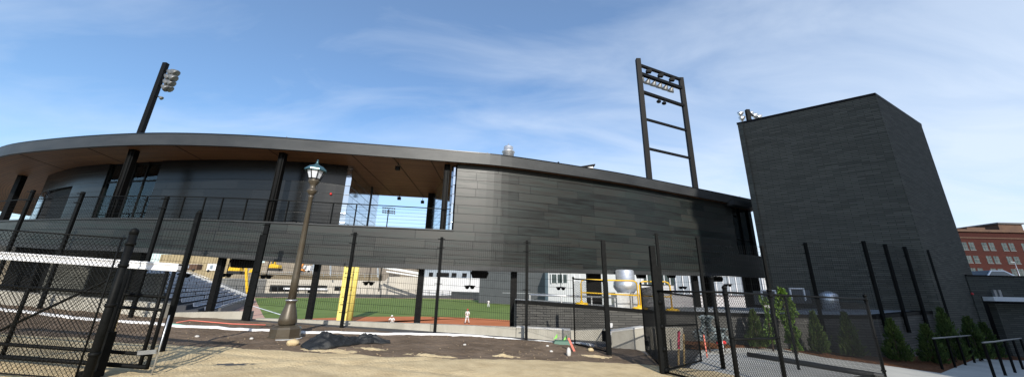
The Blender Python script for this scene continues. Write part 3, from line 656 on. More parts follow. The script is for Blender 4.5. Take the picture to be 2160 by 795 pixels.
# ---- chain link leaves and fence on the right
def link_panel(t, a, b, za, zb, rails=(0, 1), zlo=.06, stile=(1, 1), rad=.024, tag_=None, brace=False):
    # a,b base xy ; za,zb top heights above their ground
    A = Vector((*a, gz(a[0]))); B = Vector((*b, gz(b[0]))); up = Vector((0, 0, 1)); mb = MB()
    for f in rails:
        zl = zlo+(za-zlo)*f; zr = zlo+(zb-zlo)*f; mb.tube([A+up*zl, B+up*zr], rad, 8)
        if stile == (0, 0): mb.build('rail', 'fence', t); mb = MB()
    if stile[0]: mb.tube([A+up*zlo, A+up*(za+.0)], rad, 8)
    if stile[1]: mb.tube([B+up*zlo, B+up*(zb+.0)], rad, 8)
    if brace: mb.tube([A+up*zlo, B+up*zb*.95], rad*.7, 6)
    if mb.v: mb.build('gate_frame', 'fence', t)
    mb = MB()
    chain(mb, A+up*zlo, B+up*(zlo+(zb-za)*0), min(za, zb)-zlo, r=.0042); mb.build('chain_link', 'wire', t)
l1 = thing('gate_leaf', 'narrow black chain link gate leaf swung open before the concrete wall', 'gate', (2.2, 12.5, gz(2.2)), 'chain link gate leaves at the right')
link_panel(l1, (2.2, 12.5), (3.02, 11.15), 2.17, 2.10, rails=(0, 1), zlo=.08, brace=False)
mb = MB(); mb.lathe([(.035, 0), (.04, .04), (.01, .08)], (2.2, 12.5, gz(2.2)+2.17), 10); mb.build('post_cap', 'fence', l1)
mb = MB(); mb.obox((2.9, 11.35, gz(2.9)+.35), (.5, -.86), .16, .05, .3); mb.build('lock_box', 'fence', l1)
l2 = thing('gate_leaf', 'black chain link leaf running back from the tall double post to the concrete wall', 'gate', (4.37, 12.0, gz(4.4)), 'chain link gate leaves at the right')
link_panel(l2, (4.37, 12.0), (3.75, 9.25), 2.10, 2.0, zlo=.08); mb = MB(); mb.lathe([(.035, 0), (.04, .05), (.01, .09)], (4.37, 12.0, gz(4.4)+2.10), 10); mb.build('post_cap', 'fence', l2)
mb = MB(); mb.obox((4.3, 11.7, gz(4.3)+.28), (.2, -1), .16, .05, .14); mb.build('lock_box', 'fence', l2)
l3 = thing('gate_leaf', 'black chain link leaf standing open behind the front fence, stakes showing through it', 'gate', (3.7, 9.0, gz(3.7)), 'chain link gate leaves at the right')
link_panel(l3, (3.75, 9.0), (5.43, 10.69), 1.85, 1.82, rails=(0, .55, 1), zlo=.1)
fr_ = thing('chain_link_fence', 'waist to head high black chain link fence in front of the pavement at the right', 'fence', (5.5, 8, gz(5.5)))
pts = [((3.62, 8.84), 1.86), ((4.53, 7.59), 1.90), ((6.05, 8.40), 1.94), ((10.54, 10.71), 2.08)]
for i, (p, h_) in enumerate(pts):
    if i:
        mb = MB(); mb.tube([(p[0], p[1], gz(p[0])-.3), (p[0], p[1], gz(p[0])+h_+.07)], .045 if i < 3 else .04, 10); pp = mb.build('fence_post', 'fence', fr_)
        mb = MB(); mb.lathe([(.05, 0), (.052, .03), (.035, .06), (.01, .08)], (p[0], p[1], gz(p[0])+h_+.07), 12); mb.build('post_cap', 'fence', pp)
        mb = MB()
        for z in (.15, 1.0, h_-.05): mb = MB(); mb.lathe([(.056, 0), (.056, .04)], (p[0], p[1], gz(p[0])+z), 10); mb.build('clamp_band', 'fence', pp)
for i in range(3):
    (a, ha), (b, hb) = pts[i], pts[i+1]; link_panel(fr_, a, b, ha, hb, rails=(0, .5, 1) if i == 1 else (0, 1), zlo=.07, stile=(0, 0))
for px, py, t0, t1 in ((1515, 765, 1490, 640), (1690, 790, 1668, 632)):
    pass
# free standing thin posts behind the fence
for (x, y, h_, lb) in ((5.75, 10.2, 2.35, 'thick dark post standing just behind the open leaf with stakes'), (6.35, 10.6, 1.9, 'thin dark post between the silver shrub and the front fence'), (8.3, 10.9, 1.95, 'dark post in front of the bright green shrubs behind the fence')):
    post('thin_post', lb, x, y, gz(x), gz(x)+h_, .11 if h_ > 2 else .07)
# ---- sliding gate at the left
Y0 = 6.0; x1 = -5.63; x0 = -11.0
sg = thing('sliding_gate', 'black chain link sliding gate with a white top beam at the left edge', 'gate', (x1, Y0, gz(x1)))
def gp_(x, h_): return Vector((x, Y0, gz(x)+h_))
def gx(px, py): return onY(px, py, Y0).x
mb = MB(); hb = 1.58
for z0_, z1_, yy in ((hb, hb+.13, 0), (hb+.005, hb+.028, .014), (hb+.10, hb+.125, .014)):
    a, b = gp_(x0, z0_), gp_(x1+.04, z0_); u = Vector((0, 0, z1_-z0_)); dn = Vector((0, .06, 0)); dv = Vector((0, -yy, 0))
    mb.hexa([a+dv, b+dv, b+dn, a+dn], [a+dv+u, b+dv+u, b+dn+u, a+dn+u])
mb.build('top_beam', 'white', sg)
mb = MB(); mb.tube([gp_(x1, .62+.55), gp_(x0, 1.17)], .026, 8); mb.tube([gp_(x1, .13), gp_(x0, .13)], .034, 8); mb.tube([gp_(x1, .31), gp_(x0, .31)], .028, 8)
xs_ = gx(255, 640); mb.tube([gp_(x1, .97), gp_(xs_, .97)], .026, 8)
for x in (x1, x1-.12, xs_, gx(40, 660), -10.6): mb.tube([gp_(x, .1), gp_(x, 1.58)], .026, 8)
mb.build('gate_frame', 'fence', sg)
mb = MB(); mb.tube([gp_(gx(228, 575), 1.35), gp_(gx(-20, 720), .45)], .02, 6); mb.build('brace', 'fence', sg)
mb = MB(); chain(mb, gp_(x0, .13)+Vector((0, .03, 0)), gp_(x1, .13)+Vector((0, .03, 0)), 1.44, r=.0034); mb.build('chain_link', 'wire', sg)
mb = MB(); mb.beam(gp_(x1-.16, .33)+Vector((0, -.05, 0)), gp_(x1+.12, .37)+Vector((0, -.05, 0)), .02, .06); mb.tube([gp_(x1+.1, -.05), gp_(x1+.12, .9)], .012, 6); mb.build('latch', 'steel', sg)
px_, py_ = -5.97, 5.5
p1 = post('gate_post', 'thick round black post with a domed cap in front of the white beam', px_, py_, gz(px_), 2.40, .105)
mb = MB()
for z in (.35, 1.02, 1.6, 1.93): mb = MB(); mb.lathe([(.064, 0), (.064, .05)], (px_, py_, gz(px_)+z), 12); mb.build('clamp_band', 'fence', p1)
p2x = onY(235, 670, 5.72).x
p2 = post('roller_post', 'shorter black roller post right of the thick round post, under the white beam', p2x, 5.72, gz(p2x), gz(p2x)+1.55, .09, cap=False)
mb = MB(); mb.obox((p2x, 5.74, gz(p2x)+.02), (1, 0), .15, .12, .62); mb.obox((p2x-.02, 5.68, gz(p2x)-.05), (1, 0), .24, .1, .16); mb.build('roller_bracket', 'fence', p2)
ff = thing('chain_link_fence', 'black chain link fence panel left of the thick round post, overlapping the white beam', 'fence', (-9, 5.5, gz(-9)))
A = Vector((-10.6, 5.5, gz(-10.6)+.0)); B = Vector((px_-.1, 5.5, gz(px_)))
mb = MB(); chain(mb, A+Vector((0, 0, .05)), B+Vector((0, 0, .05)), 1.98, r=.0034); mb.build('chain_link', 'wire', ff)
mb = MB(); mb.tube([A+Vector((0, 0, 2.04)), B+Vector((0, 0, 2.04))], .012, 6); mb.tube([A+Vector((0, 0, .05)), B+Vector((0, 0, .05))], .012, 6); mb.tube([B+Vector((-.06, 0, .03)), B+Vector((-.06, 0, 2.05))], .012, 6); mb.build('tension_bar', 'fence', ff)
mb = MB(); mb.tube([A+Vector((0, 0, -.2)), A+Vector((0, 0, 2.1))], .04, 10); mb.build('fence_post', 'fence', ff)
# ================================================================== STREET LAMP
lp = onG(600, 712); lt = onY(668, 340, lp.y); H = lt.z-lp.z
lamp = thing('street_lamp', 'bronze lantern street lamp with green cap beside the black cloth', 'street lamp', lp)
def hz(py):  # height above base at photo row on the lamp axis
    px = 600+(712-py)/(712-340)*68; return onY(px, py, lp.y).z-lp.z
mb = MB(); mb.lathe([(.41, 0), (.41, .05), (.385, .06), (.385, .24), (.35, .29), (.22, .33)], lp, 8, False); mb.build('base', 'bronze', lamp)
h1, h2, h3, h4 = hz(648), hz(412), hz(392), hz(383)
mb = MB(); mb.lathe([(.19, .33), (.235, .38), (.22, .52), (.17, .72), (.125, .86), (.12, .92), (.14, .95), (.14, .99), (.115, 1.01)], lp, 16); mb.build('pedestal', 'bronze', lamp)
mb = MB(); mb.lathe([(.105, 1.0), (.098, 1.6), (.06, h2-.1), (.075, h2-.08), (.075, h2-.02), (.06, h2)], lp, 16); mb.build('shaft', 'bronze', lamp)
mb = MB(); mb.lathe([(.13, .955), (.155, .965), (.155, .99), (.13, 1.0)], lp, 16); mb.build('collar', 'steel', lamp)
mb = MB(); mb.lathe([(.06, h2+.002), (.075, h2+.02), (.15, h2+.12), (.145, h2+.16), (.1, h2+.2), (.085, h2+.26), (.10, h2+.34), (.16, h2+.42), (.165, h2+.5)], lp, 12); mb.build('capital', 'bronze', lamp)
hb_ = h2+.5; ht_ = hz(361)
mb = MB(); mb.lathe([(.155, hb_+.002), (.255, ht_)], lp, 8, False); lg = mb.build('lantern_glass', 'lampglass', lamp)
mb = MB()
for k in range(8):
    a = 2*math.pi*k/8; c, s_ = math.cos(a), math.sin(a); mb.beam(lp+Vector((c*.16, s_*.16, hb_)), lp+Vector((c*.262, s_*.262, ht_)), .022, .022)
mb.lathe([(.17, hb_-.02), (.17, hb_+.03)], lp, 8, False); mb.build('lantern_frame', 'black', lg)
hr = hz(350)
mb = MB(); mb.lathe([(.29, ht_-.02), (.325, ht_-.01), (.32, ht_+.03), (.2, ht_+.14), (.08, hr+.02), (.045, hr+.06)], lp, 8, False); mb.lathe([(.03, hr+.05), (.045, hr+.1), (.02, hr+.14), (.028, hr+.2), (.008, H)], lp, 8); mb.build('lantern_roof', 'greenroof', lamp)

# ================================================================== FLOODLIGHTS
def lampbar(parent, p, q, n, toward_, r=.28, name='floodlight'):
    p = Vector(p); q = Vector(q)
    for i in range(n):
        c = p+(q-p)*(i+.5)/n; d = Vector(toward_).normalized(); ax = d.to_track_quat('Z', 'Y').to_matrix()
        mb = MB(); mb.lathe([(r*.25, -.35*r/.28), (r*.5, -.25*r/.28), (r*.95, .1*r/.28), (r, .2*r/.28)], c+Vector((0, 0, -.38*r/.28)), 10, True, ax)
        mb.beam(c, c+Vector((0, 0, -.3*r/.28)), .06); mb.build(name, 'steel', parent)
Yp = 27.; pb = onY(295, 284, Yp); pt = onY(350.5, 134, Yp)
lt1 = thing('floodlight_pole', 'single dark steel floodlight pole with lamps on its right side above the roof', 'floodlight', (pb.x, Yp, 0))
mb = MB(); ptb = pt; pbb = Vector((pt.x-.35, Yp, 0)); mb.beam(pbb, ptb, .36, .30, up=(0, 1, 0)); mb.build('mast', 'black', lt1)
mb = MB(); 
for k, (px, py) in enumerate(((362, 152), (358, 160), (355, 170), (351, 183), (340, 205))):
    p = onY(px, py, Yp-.2); ax = onY(px-14, py-2, Yp); mb.beam(ax, p, .08)
mb.build('crossarm', 'black', lt1)
for px, py, r_ in ((362, 155, .34), (369, 154, .34), (356, 164, .34), (365, 165, .34), (353, 175, .32), (361, 176, .32), (349, 186, .30), (357, 187, .3), (340, 207, .16)):
    p = onY(px, py, Yp-.3+random.uniform(-.3, .3)); ax = Vector((.75, .3, -.55)).to_track_quat('Z', 'Y').to_matrix()
    mb = MB(); mb.lathe([(r_*.3, -r_*1.1), (r_*.6, -r_*.7), (r_, .2*r_), (r_, .5*r_), (r_*.9, .52*r_)], p, 10, True, ax); mb.build('floodlight', M['lamphead'], lt1)
Yf = 34.; a0 = onY(1346, 130, Yf); zt_ = a0.z; b0 = onZ(1436, 166, zt_); zb0 = 3.
ft = thing('floodlight_tower', 'dark steel ladder frame floodlight tower with two posts rising above the roof', 'floodlight', ((a0.x+b0.x)/2, (a0.y+b0.y)/2, 0))
def fpt(t, z): return Vector((a0.x+(b0.x-a0.x)*t, a0.y+(b0.y-a0.y)*t, z))
for t in (0, 1):
    mb = MB(); dz_ = .3 if t == 0 else .05; mb.beam(fpt(t, 0), fpt(t, zt_+dz_), .50, .40, up=(0, 1, 0)); mb.build('mast', 'black', ft)
def fz(px, py, t): p = fpt(t, 0); return onY(px, py, p.y).z
for (l, r_, w_) in ((134, 166, .28), (152, 184, .34), (190, 221, .30), (247, 273, .22), (309, 331, .22)):
    mb = MB(); xl_ = 1346+(l-130)*.09; xr_ = 1436+(r_-166)*.13
    mb.beam(fpt(.02, fz(xl_, l, 0)-.2), fpt(.98, fz(xr_, r_, 1)-.2), w_, w_); mb.build('rung', 'black', ft)
for i in range(6):
    t = .12+.68*i/5; z = fz(1348, 152, 0)+(fz(1437, 184, 1)-fz(1348, 152, 0))*t
    for dz_, rr in ((-.55, .40),):
        p = fpt(t, z+dz_)+Vector((-.35, .2, -.2)); ax = Vector((-.25, .5, -.83)).to_track_quat('Z', 'Y').to_matrix()
        mb = MB(); mb.lathe([(rr*.25, -rr*1.1), (rr*.5, -rr*.7), (rr, .2*rr), (rr, .5*rr), (rr*.9, .52*rr)], p, 10, True, ax); mb.beam(fpt(t, z), p+Vector((0, 0, .2)), .08); mb.build('floodlight', M['lamphead'], ft)
    if i % 2 == 0:
        p = fpt(t+.1, fz(1347, 143, 0)+(fz(1437, 175, 1)-fz(1347, 143, 0))*t); mb = MB(); mb.box(p.x-.28, p.x+.28, p.y-.2, p.y+.2, p.z-.2, p.z+.15); mb.build('ballast_box', 'fence', ft)
for t in (.38, .5):
    p = fpt(t, fz(1350, 190, 0)+(fz(1440, 221, 1)-fz(1350, 190, 0))*t-.75); mb = MB(); mb.blob(p, .28, .2, .2); mb.tube([p, p+Vector((0, 0, .6))], .05, 6); mb.build('floodlight', 'fence', ft)
Yr = 40.; rk = onY(1576, 232, Yr)
rkt = thing('floodlight_rack', 'top of a distant floodlight rack peeking over the left edge of the brick tower', 'floodlight', (rk.x, Yr, 0))
mb = MB(); mb.beam((rk.x, Yr, 0), (rk.x, Yr, rk.z), .45, .35, up=(0, 1, 0)); mb.build('mast', 'black', rkt)
r2_ = onY(1640, 262, Yr+3)
for dz_ in (-.3, -1.3):
    mb = MB(); mb.beam((rk.x, Yr, rk.z+dz_), (r2_.x, Yr+3, rk.z+dz_-1.1), .22); mb.build('crossarm', 'black', rkt)
for px, py in ((1562, 240), (1565, 250), (1583, 240), (1592, 244), (1601, 247)):
    p = onY(px, py, Yr+.5); ax = Vector((-.7, .4, -.5)).to_track_quat('Z', 'Y').to_matrix(); mb = MB(); mb.lathe([(.1, -.4), (.2, -.3), (.38, .1), (.38, .2)], p, 10, True, ax); mb.build('floodlight', 'steel', rkt)
Yd = 150.; p = onY(815, 484, Yd); q = onY(820, 441, Yd)
dk = thing('floodlight_pole', 'far floodlight pole with a rack of small lamps seen through the passage opening', 'floodlight', (q.x, Yd, 0))
mb = MB(); mb.beam((q.x, Yd, 0), (q.x, Yd, q.z), .35, .35, up=(0, 1, 0)); mb.build('mast', 'black', dk)
for j, py in enumerate((438, 443.5, 448)):
    a_, b_ = onY(808, py, Yd), onY(832, py+2, Yd); mb = MB(); mb.beam(a_, b_, .18); mb.build('crossarm', 'black', dk)
    for i in range(6):
        c = a_+(b_-a_)*i/5; mb = MB(); mb.lathe([(.2, -.35), (.45, .1), (.45, .2)], c, 8); mb.build('floodlight', 'greypanel', dk)
# ================================================================== LAMPS AND SPEAKERS UNDER THE BUILDING
for px, py, o_, lb in ((778, 594, 2.6, 'black pendant lamp right of the wide yellow pole'), (991, 602, 2.6, 'black pendant lamp above the walking player'), (1183, 605, 3.2, 'black pendant lamp before the pale wall right of the grey building'), (1440, 604, 3, 'black pendant lamp right of the tall double gate post'), (1535, 599, 2.6, 'black pendant lamp below the small black speaker near the tower'), (562, 580, 2.4, 'black pendant lamp before the white outfield railing left of the street lamp'), (815 - 425, 577, 2.6, 'black pendant lamp behind the tall thick left gate post'), (478, 577, 4.4, 'small pendant lamp in front of the yellow excavator')):
    p = Q(px, py, o_); t = thing('pendant_lamp', lb, 'lamp', (p.x, p.y, 3.7), 'pendant lamps under the building')
    mb = MB(); mb.tube([(p.x, p.y, 3.75), (p.x, p.y, p.z)], .018, 6); mb.build('rod', 'black', t)
    mb = MB()
    mb.lathe([(.05, .02), (.30, .0), (.27, -.05), (.1, -.06), (.05, -.04)], p, 14); mb.build('lamp_shade', 'black', t)
    for sx_ in (-.13, .13):
        mb = MB(); mb.lathe([(.10, -.035), (.11, -.1), (.06, -.16), (.02, -.17)], (p.x+sx_, p.y, p.z), 10); mb.build('lamp_head', 'fence', t)
for px, py, o_, w_, h_, lb in ((1012, 577, 1.6, .85, .42, 'large black loudspeaker hanging above the beige outfield wall'), (518, 553, 1.5, 1.15, .48, 'wide black loudspeaker in front of the yellow excavator'), (1511, 588, 1.8, .72, .34, 'small black loudspeaker hanging near the brick tower'), (1352, 580, 1.7, .5, .36, 'black loudspeaker hanging above the yellow railings'), (1416, 581, 4, .5, .3, 'far small loudspeaker above the right end of the yellow railings')):
    p = Q(px, py, o_); t = thing('loudspeaker', lb, 'loudspeaker', (p.x, p.y, 3.7)); x, y, z = p
    mb = MB(); mb.mesh([(x+a_*w_/2, y+d_, z+c_*h_/2) for d_ in (-.18, .18) for a_, c_ in ((-1, .15), (-.8, 1), (.8, 1), (1, .15), (.8, -1), (-.8, -1))], [(0, 1, 2, 3, 4, 5)[::-1], (6, 7, 8, 9, 10, 11)]+[(i, (i+1) % 6, 6+(i+1) % 6, 6+i) for i in range(6)]); mb.build('housing', 'black', t)
    mb = MB(); mb.tube([(x, y, z+h_/2), (x, y, 3.75)], .03, 6); mb.build('bracket', 'black', t)
# ================================================================== ROOF EQUIPMENT BEHIND THE LOW WALL
def rz(p): return lwz(p.x)+.0
YE = 18.2
fp = onY(1322, 640, YE); zt = onY(1325, 569, YE).z; zb_ = rz(fp)-.1
fan = thing('exhaust_fan', 'large aluminium mushroom exhaust fan on a curb behind the yellow railings', 'fan', (fp.x, YE, zb_))
z1_, z2_, z3_ = onY(1322, 617, YE).z, onY(1322, 594, YE).z, zt
mb = MB(); mb.box(fp.x-.62, fp.x+.55, YE-.5, YE+.5, zb_, z1_-.02); mb.box(fp.x-.72, fp.x+.65, YE-.6, YE+.6, z1_-.06, z1_); mb.build('curb', 'steel', fan)
mb = MB(); mb.lathe([(.42, z1_), (.45, z1_+.06), (.52, z1_+.14), (.60, (z1_+z2_)/2), (.58, z2_-.02), (.52, z2_+.03), (.46, z2_+.05), (.46, z3_-.05), (.40, z3_)], (fp.x, YE, 0), 24); mb.build('hood', 'alu', fan)
f2p = onY(1755, 655, 18.6); z_ = [onY(1755, v, 18.6).z for v in (656, 634, 618, 614)]
f2 = thing('exhaust_fan', 'small round aluminium roof vent in front of the brick tower', 'fan', (f2p.x, 18.6, z_[0]))
mb = MB(); mb.box(f2p.x-.45, f2p.x+.5, 18.3, 18.9, z_[0]-.2, z_[0]+.04); mb.build('curb', 'steel', f2)
mb = MB(); mb.lathe([(.34, z_[0]+.04), (.36, z_[1]), (.38, z_[2]-.06), (.30, z_[2]), (.08, z_[3])], (f2p.x, 18.6, 0), 18); mb.build('hood', 'alu', f2)
for px, py, lb in ((1622, 622, 'white framed roof unit at the left foot of the brick tower'), (1682, 618, 'white framed roof unit below the middle of the brick tower')):
    p = onY(px, py, 18.9); t = thing('roof_unit', lb, 'roof unit', (p.x, 18.9, p.z-.4)); mb = MB(); mb.box(p.x-.33, p.x+.33, 18.92, 19.6, p.z-.5, p.z+.2); mb.build('housing', 'greypanel', t)
    mb = MB()
    for a_, b_ in (((-.36, -.36), (-.36, .24)), ((.36, -.36), (.36, .24)), ((-.39, .24), (.39, .24))): mb.beam((p.x+a_[0], 18.9, p.z+a_[1]), (p.x+b_[0], 18.9, p.z+b_[1]), .06)
    mb.build('frame', 'white', t); mb = MB(); mb.box(p.x+.34, p.x+.75, 19.0, 19.6, p.z-.5, p.z+.18); mb.build('side_panel', 'greypanel', t)
p0, p1 = onY(1118, 621, 16.6), onY(1300, 627, 17.6)
cr = thing('conduit', 'grey conduit pipe with stand running along the flat roof', 'pipe', (p0.x, 16.6, rz(p0))); mb = MB(); mb.tube([p0, p1], .045, 8); mb.build('pipe', 'steel', cr)
for f in (.0, .35, .7, .98):
    p = p0+(p1-p0)*f; mb = MB(); mb.beam((p.x, p.y, rz(p)-.1), (p.x, p.y, p.z), .05); mb.build('support', 'steel', cr)
def guard(pxs, Y, ytop, ymid, ybot, lb):
    P = [(onY(px, yt, y), px, y) for px, yt, y in zip(pxs, ytop, Y)]
    a = P[0][0]; b = P[1][0]; za_ = rz(a)-.03; zb2 = rz(b)-.03
    t = thing('guard_rail', lb, 'railing', (a.x, a.y, za_), 'yellow guard rails on the flat roof')
    r_ = .034; up = .18; mb = MB()
    d = (b-a).normalized()*up
    mb.tube([Vector((a.x, a.y, za_)), a-Vector((0, 0, up)), a-Vector((0, 0, up*.3))+d*.3, a+d, b-d, b-Vector((0, 0, up*.3))-d*.3, b-Vector((0, 0, up)), Vector((b.x, b.y, zb2))], r_, 8); mb.build('hoop', 'yellow', t)
    ma, mb_ = a.lerp(Vector((a.x, a.y, za_)), .52), b.lerp(Vector((b.x, b.y, zb2)), .52)
    mb = MB(); mb.tube([ma, mb_], .03, 8); mb.build('mid_rail', 'yellow', t)
    for c, z in ((a, za_), (b, zb2)):
        mb = MB(); mb.lathe([(.30, 0), (.30, .07), (.24, .12), (.07, .13), (.06, .2)], (c.x, c.y, z-.02), 14); mb.build('base_weight', 'yellow', t)
guard((1225, 1343), (16.7, 17.0), (589, 592), 0, 0, 'yellow guard rail in front of the large mushroom fan')
guard((1348, 1412), (17.0, 16.7), (593, 594), 0, 0, 'yellow guard rail partly behind the tall double gate post')
# ================================================================== WIDE YELLOW POLE AND FAR FOUL POLE
yp = 46.; a_, b_ = onY(720, 620, yp), onY(741, 620, yp)
yt = thing('yellow_pole', 'wide padded yellow pole and round pipe seen under the building behind the fence', 'pole', (a_.x, yp, FZ))
wpn = (b_.x-a_.x)
mb = MB(); mb.box(a_.x-.15, a_.x+wpn-.22, yp, yp+.3, FZ, 9); pn = mb.build('pad', 'paleyellow', yt)
mb = MB(); xx = a_.x+wpn+.2; mb.tube([(xx, yp+.15, FZ), (xx, yp+.15, 9)], .30, 16); mb.build('pipe', 'paleyellow', yt)
mb = MB()
for z in (1.2, 3.1): mb.box(a_.x+wpn-.22, xx-.1, yp+.1, yp+.2, z, z+.1)
mb.build('clamp', 'black', yt)
mb = MB()
for z, w_ in ((.3, .6), (-.6, .45), (4.0, .45), (3.2, .3)):
    n_ = 4
    for i in range(n_): x = a_.x+.08+w_*i/n_; mb.box(x, x+w_/n_*.6, yp-.006, yp-.001, z, z+.16)
mb.mesh([(a_.x+.3, yp-.005, -.1), (a_.x+.7, yp-.005, -.1), (a_.x+.5, yp-.005, -.45)], [(0, 2, 1)]); mb.build('stencil_marks', 'black', pn)
fpy = 96.; a_, b_ = onY(505, 640, fpy), onY(519, 562, fpy)
mb = MB(); mb.beam((a_.x+2.0, fpy, FZ), (b_.x, fpy, b_.z), .55, .35, up=(0, 1, 0)); tag(mb.build('foul_pole', 'yellow'), 'slim yellow foul pole at the far corner of the blue seating', 'foul pole')
# ================================================================== SEATING
sA, sB = Vector((-38.5, 47.5, 0)), Vector((-68.5, 96, 0)); sd_ = (sB-sA); sL = sd_.length; su = sd_/sL; sn = Vector((-su.y, su.x, 0))   # rises along +sn (left)
NR, RUN, RISE, Z0 = 14, 1.25, .52, -2.1
st = MB()
for r_ in range(NR):
    a = sA+sn*(RUN*r_); b = sB+sn*(RUN*r_); c = b+sn*RUN; d = a+sn*RUN; z = Z0+RISE*r_
    st.hexa([(*a.xy, FZ-.4), (*b.xy, FZ-.4), (*c.xy, FZ-.4), (*d.xy, FZ-.4)], [(*a.xy, z), (*b.xy, z), (*c.xy, z), (*d.xy, z)])
gs = thing('grandstand', 'grey concrete grandstand terraces along the pink warning track', 'grandstand', (*((sA+sB)/2).xy, FZ)); st.build('terraces', mat('terrace_concrete', (.03, .033, .04), .9, 0, (.05, .053, .06), .5), gs)
mb = MB(); a = sA-sn*1.0; b = sB-sn*1.0; mb.hexa([(*a.xy, FZ), (*b.xy, FZ), (*(b+sn*.25).xy, FZ), (*(a+sn*.25).xy, FZ)], [(*a.xy, Z0+.75), (*b.xy, Z0+.75), (*(b+sn*.25).xy, Z0+.75), (*(a+sn*.25).xy, Z0+.75)]); mb.build('front_wall', 'greypanel', gs)
mb = MB(); mb.tube([(*a.xy, Z0+1.0), (*b.xy, Z0+1.0)], .05, 6); e = sB+sn*(RUN*NR); mb.tube([(*b.xy, Z0+1.0), (*e.xy, Z0+RISE*NR+1.0)], .06, 6); mb.build('handrail', 'steel', gs)
mb = MB(); mb.hexa([(*b.xy, FZ), (*(b+su*.3).xy, FZ), (*(e+su*.3).xy, FZ), (*e.xy, FZ)], [(*b.xy, Z0+.7), (*(b+su*.3).xy, Z0+.7), (*(e+su*.3).xy, Z0+RISE*NR+.7), (*e.xy, Z0+RISE*NR+.7)]); mb.build('end_wall', 'steel', gs)
def seat_shape(mb, c, z):
    f = -sn; t = su
    def P(u, v, w): q = c+t*u+f*v; return (q.x, q.y, z+w)
    mb.hexa([P(-.23, .0, .40), P(.23, .0, .40), P(.23, .40, .43), P(-.23, .40, .43)][::-1], [P(-.23, .0, .45), P(.23, .0, .45), P(.23, .40, .48), P(-.23, .40, .48)][::-1])
    mb.hexa([P(-.23, -.06, .42), P(.23, -.06, .42), P(.23, .0, .42), P(-.23, .0, .42)][::-1], [P(-.23, -.16, .86), P(.23, -.16, .86), P(.23, -.11, .86), P(-.23, -.11, .86)][::-1])
def vis(c, z):   # roughly inside the visible wedge under the building
    d = Vector((c.x, c.y, z))-CAM; q = d.dot(FW); px = PX+F*d.dot(RT)/q; py = PY-F*d.dot(UP)/q
    return 225 < px < 520 and 562 < py < 657
spots = []
for r_ in range(NR):
    for k in range(int(sL/.56)):
        if 26 <= (k % 40) <= 27: continue
        c = sA+su*(.4+.56*k)+sn*(RUN*r_+.55); z = Z0+RISE*r_; spots.append((c.length if vis(c, z) else 1e6+c.length, c, z))
spots.sort(key=lambda t: t[0])
proto = None; rest = MB()
for i, (dd, c, z) in enumerate(spots):
    if i < 300:
        if proto is None:
            mb = MB(); seat_shape(mb, Vector((0, 0, 0)), 0); proto = mb.build('stadium_seat', 'seat', origin=(0, 0, 0)); proto.location = (c.x, c.y, z); o = proto
            tag(o, 'blue grey folding stadium seat in the nearer rows of the stand', 'seat', 'nearer stadium seats')
        else: o = proto.copy(); COL.objects.link(o); o.location = (c.x, c.y, z)
    else: seat_shape(rest, c, z)
o = rest.build('stadium_seats', 'seat', kind='stuff'); tag(o, 'rows of blue grey stadium seats further up and along the stand', 'seats')

# ================================================================== BEYOND THE FIELD
def wallpx(mb, pts, dep, zb=None):   # vertical wall through photo points (px,py_top,py_bottom,Y)
    T = [onY(a, b, Y) for a, b, c, Y in pts]; B = [onY(a, c, Y) for a, b, c, Y in pts]
    for i in range(len(pts)-1):
        a, b = T[i], T[i+1]; za, zb_ = (B[i].z, B[i+1].z) if zb is None else (zb, zb)
        mb.hexa([(a.x, a.y, za), (b.x, b.y, zb_), (b.x, b.y+dep, zb_), (a.x, a.y+dep, za)], [a, b, (b.x, b.y+dep, b.z), (a.x, a.y+dep, a.z)])
ow = thing('outfield_wall', 'dark padded outfield wall with railing along the far edge of the green field', 'wall', (OWp[3][0], OWp[3][1], FZ))
mb = MB(); tp = [(470, 617), (530, 617.5), (700, 618.5), (880, 622), (952, 622.5)]
ys = lambda px: interp(px, [470, 530, 700, 900, 960, 1075, 1180], [p[1] for p in OWp])
wallpx(mb, [(a, b, 0, ys(a)) for a, b in tp], .4, FZ); wallpx(mb, [(952, 614, 0, ys(952)), (1075, 618, 0, ys(1075)), (1180, 621, 0, ys(1180))], .45, FZ); mb.build('padding', 'outwall', ow)
mb = MB(); rp = [(470, 602), (530, 603), (700, 605), (880, 611), (952, 613)]
for i in range(4): mb.beam(onY(*rp[i], ys(rp[i][0])+.2), onY(*rp[i+1], ys(rp[i+1][0])+.2), .16)
mb.build('top_rail', 'outwall', ow)
for k in range(34):
    px = 470+k*14.5; mb = MB(); mb.beam(onY(px, interp(px, [a for a, b in rp], [b for a, b in rp]), ys(px)+.2), onY(px, interp(px, [a for a, b in tp], [b for a, b in tp]), ys(px)+.2), .16); mb.build('rail_post', 'outwall', ow)
mb = MB(); p = onY(970, 625.5, ys(970)-.1); mb.box(p.x-1, p.x+1, p.y-.12, p.y, p.z-.35, p.z+.35); mb.build('distance_sign', 'yellow', ow)
fw_ = thing('concrete_building', 'long beige concrete wall with dark openings behind the outfield railing', 'building', (onY(700, 600, 150).x, 150, FZ))
mb = MB(); YB = lambda px: ys(px)+16
wallpx(mb, [(450, 586, 0, YB(470)), (560, 588, 0, YB(560)), (700, 590, 0, YB(700)), (812, 592, 0, YB(812)), (820, 583, 0, YB(820)), (930, 586, 0, YB(930)), (1016, 592, 0, YB(1016))], 6, FZ); mb.build('wall', 'farconc', fw_)
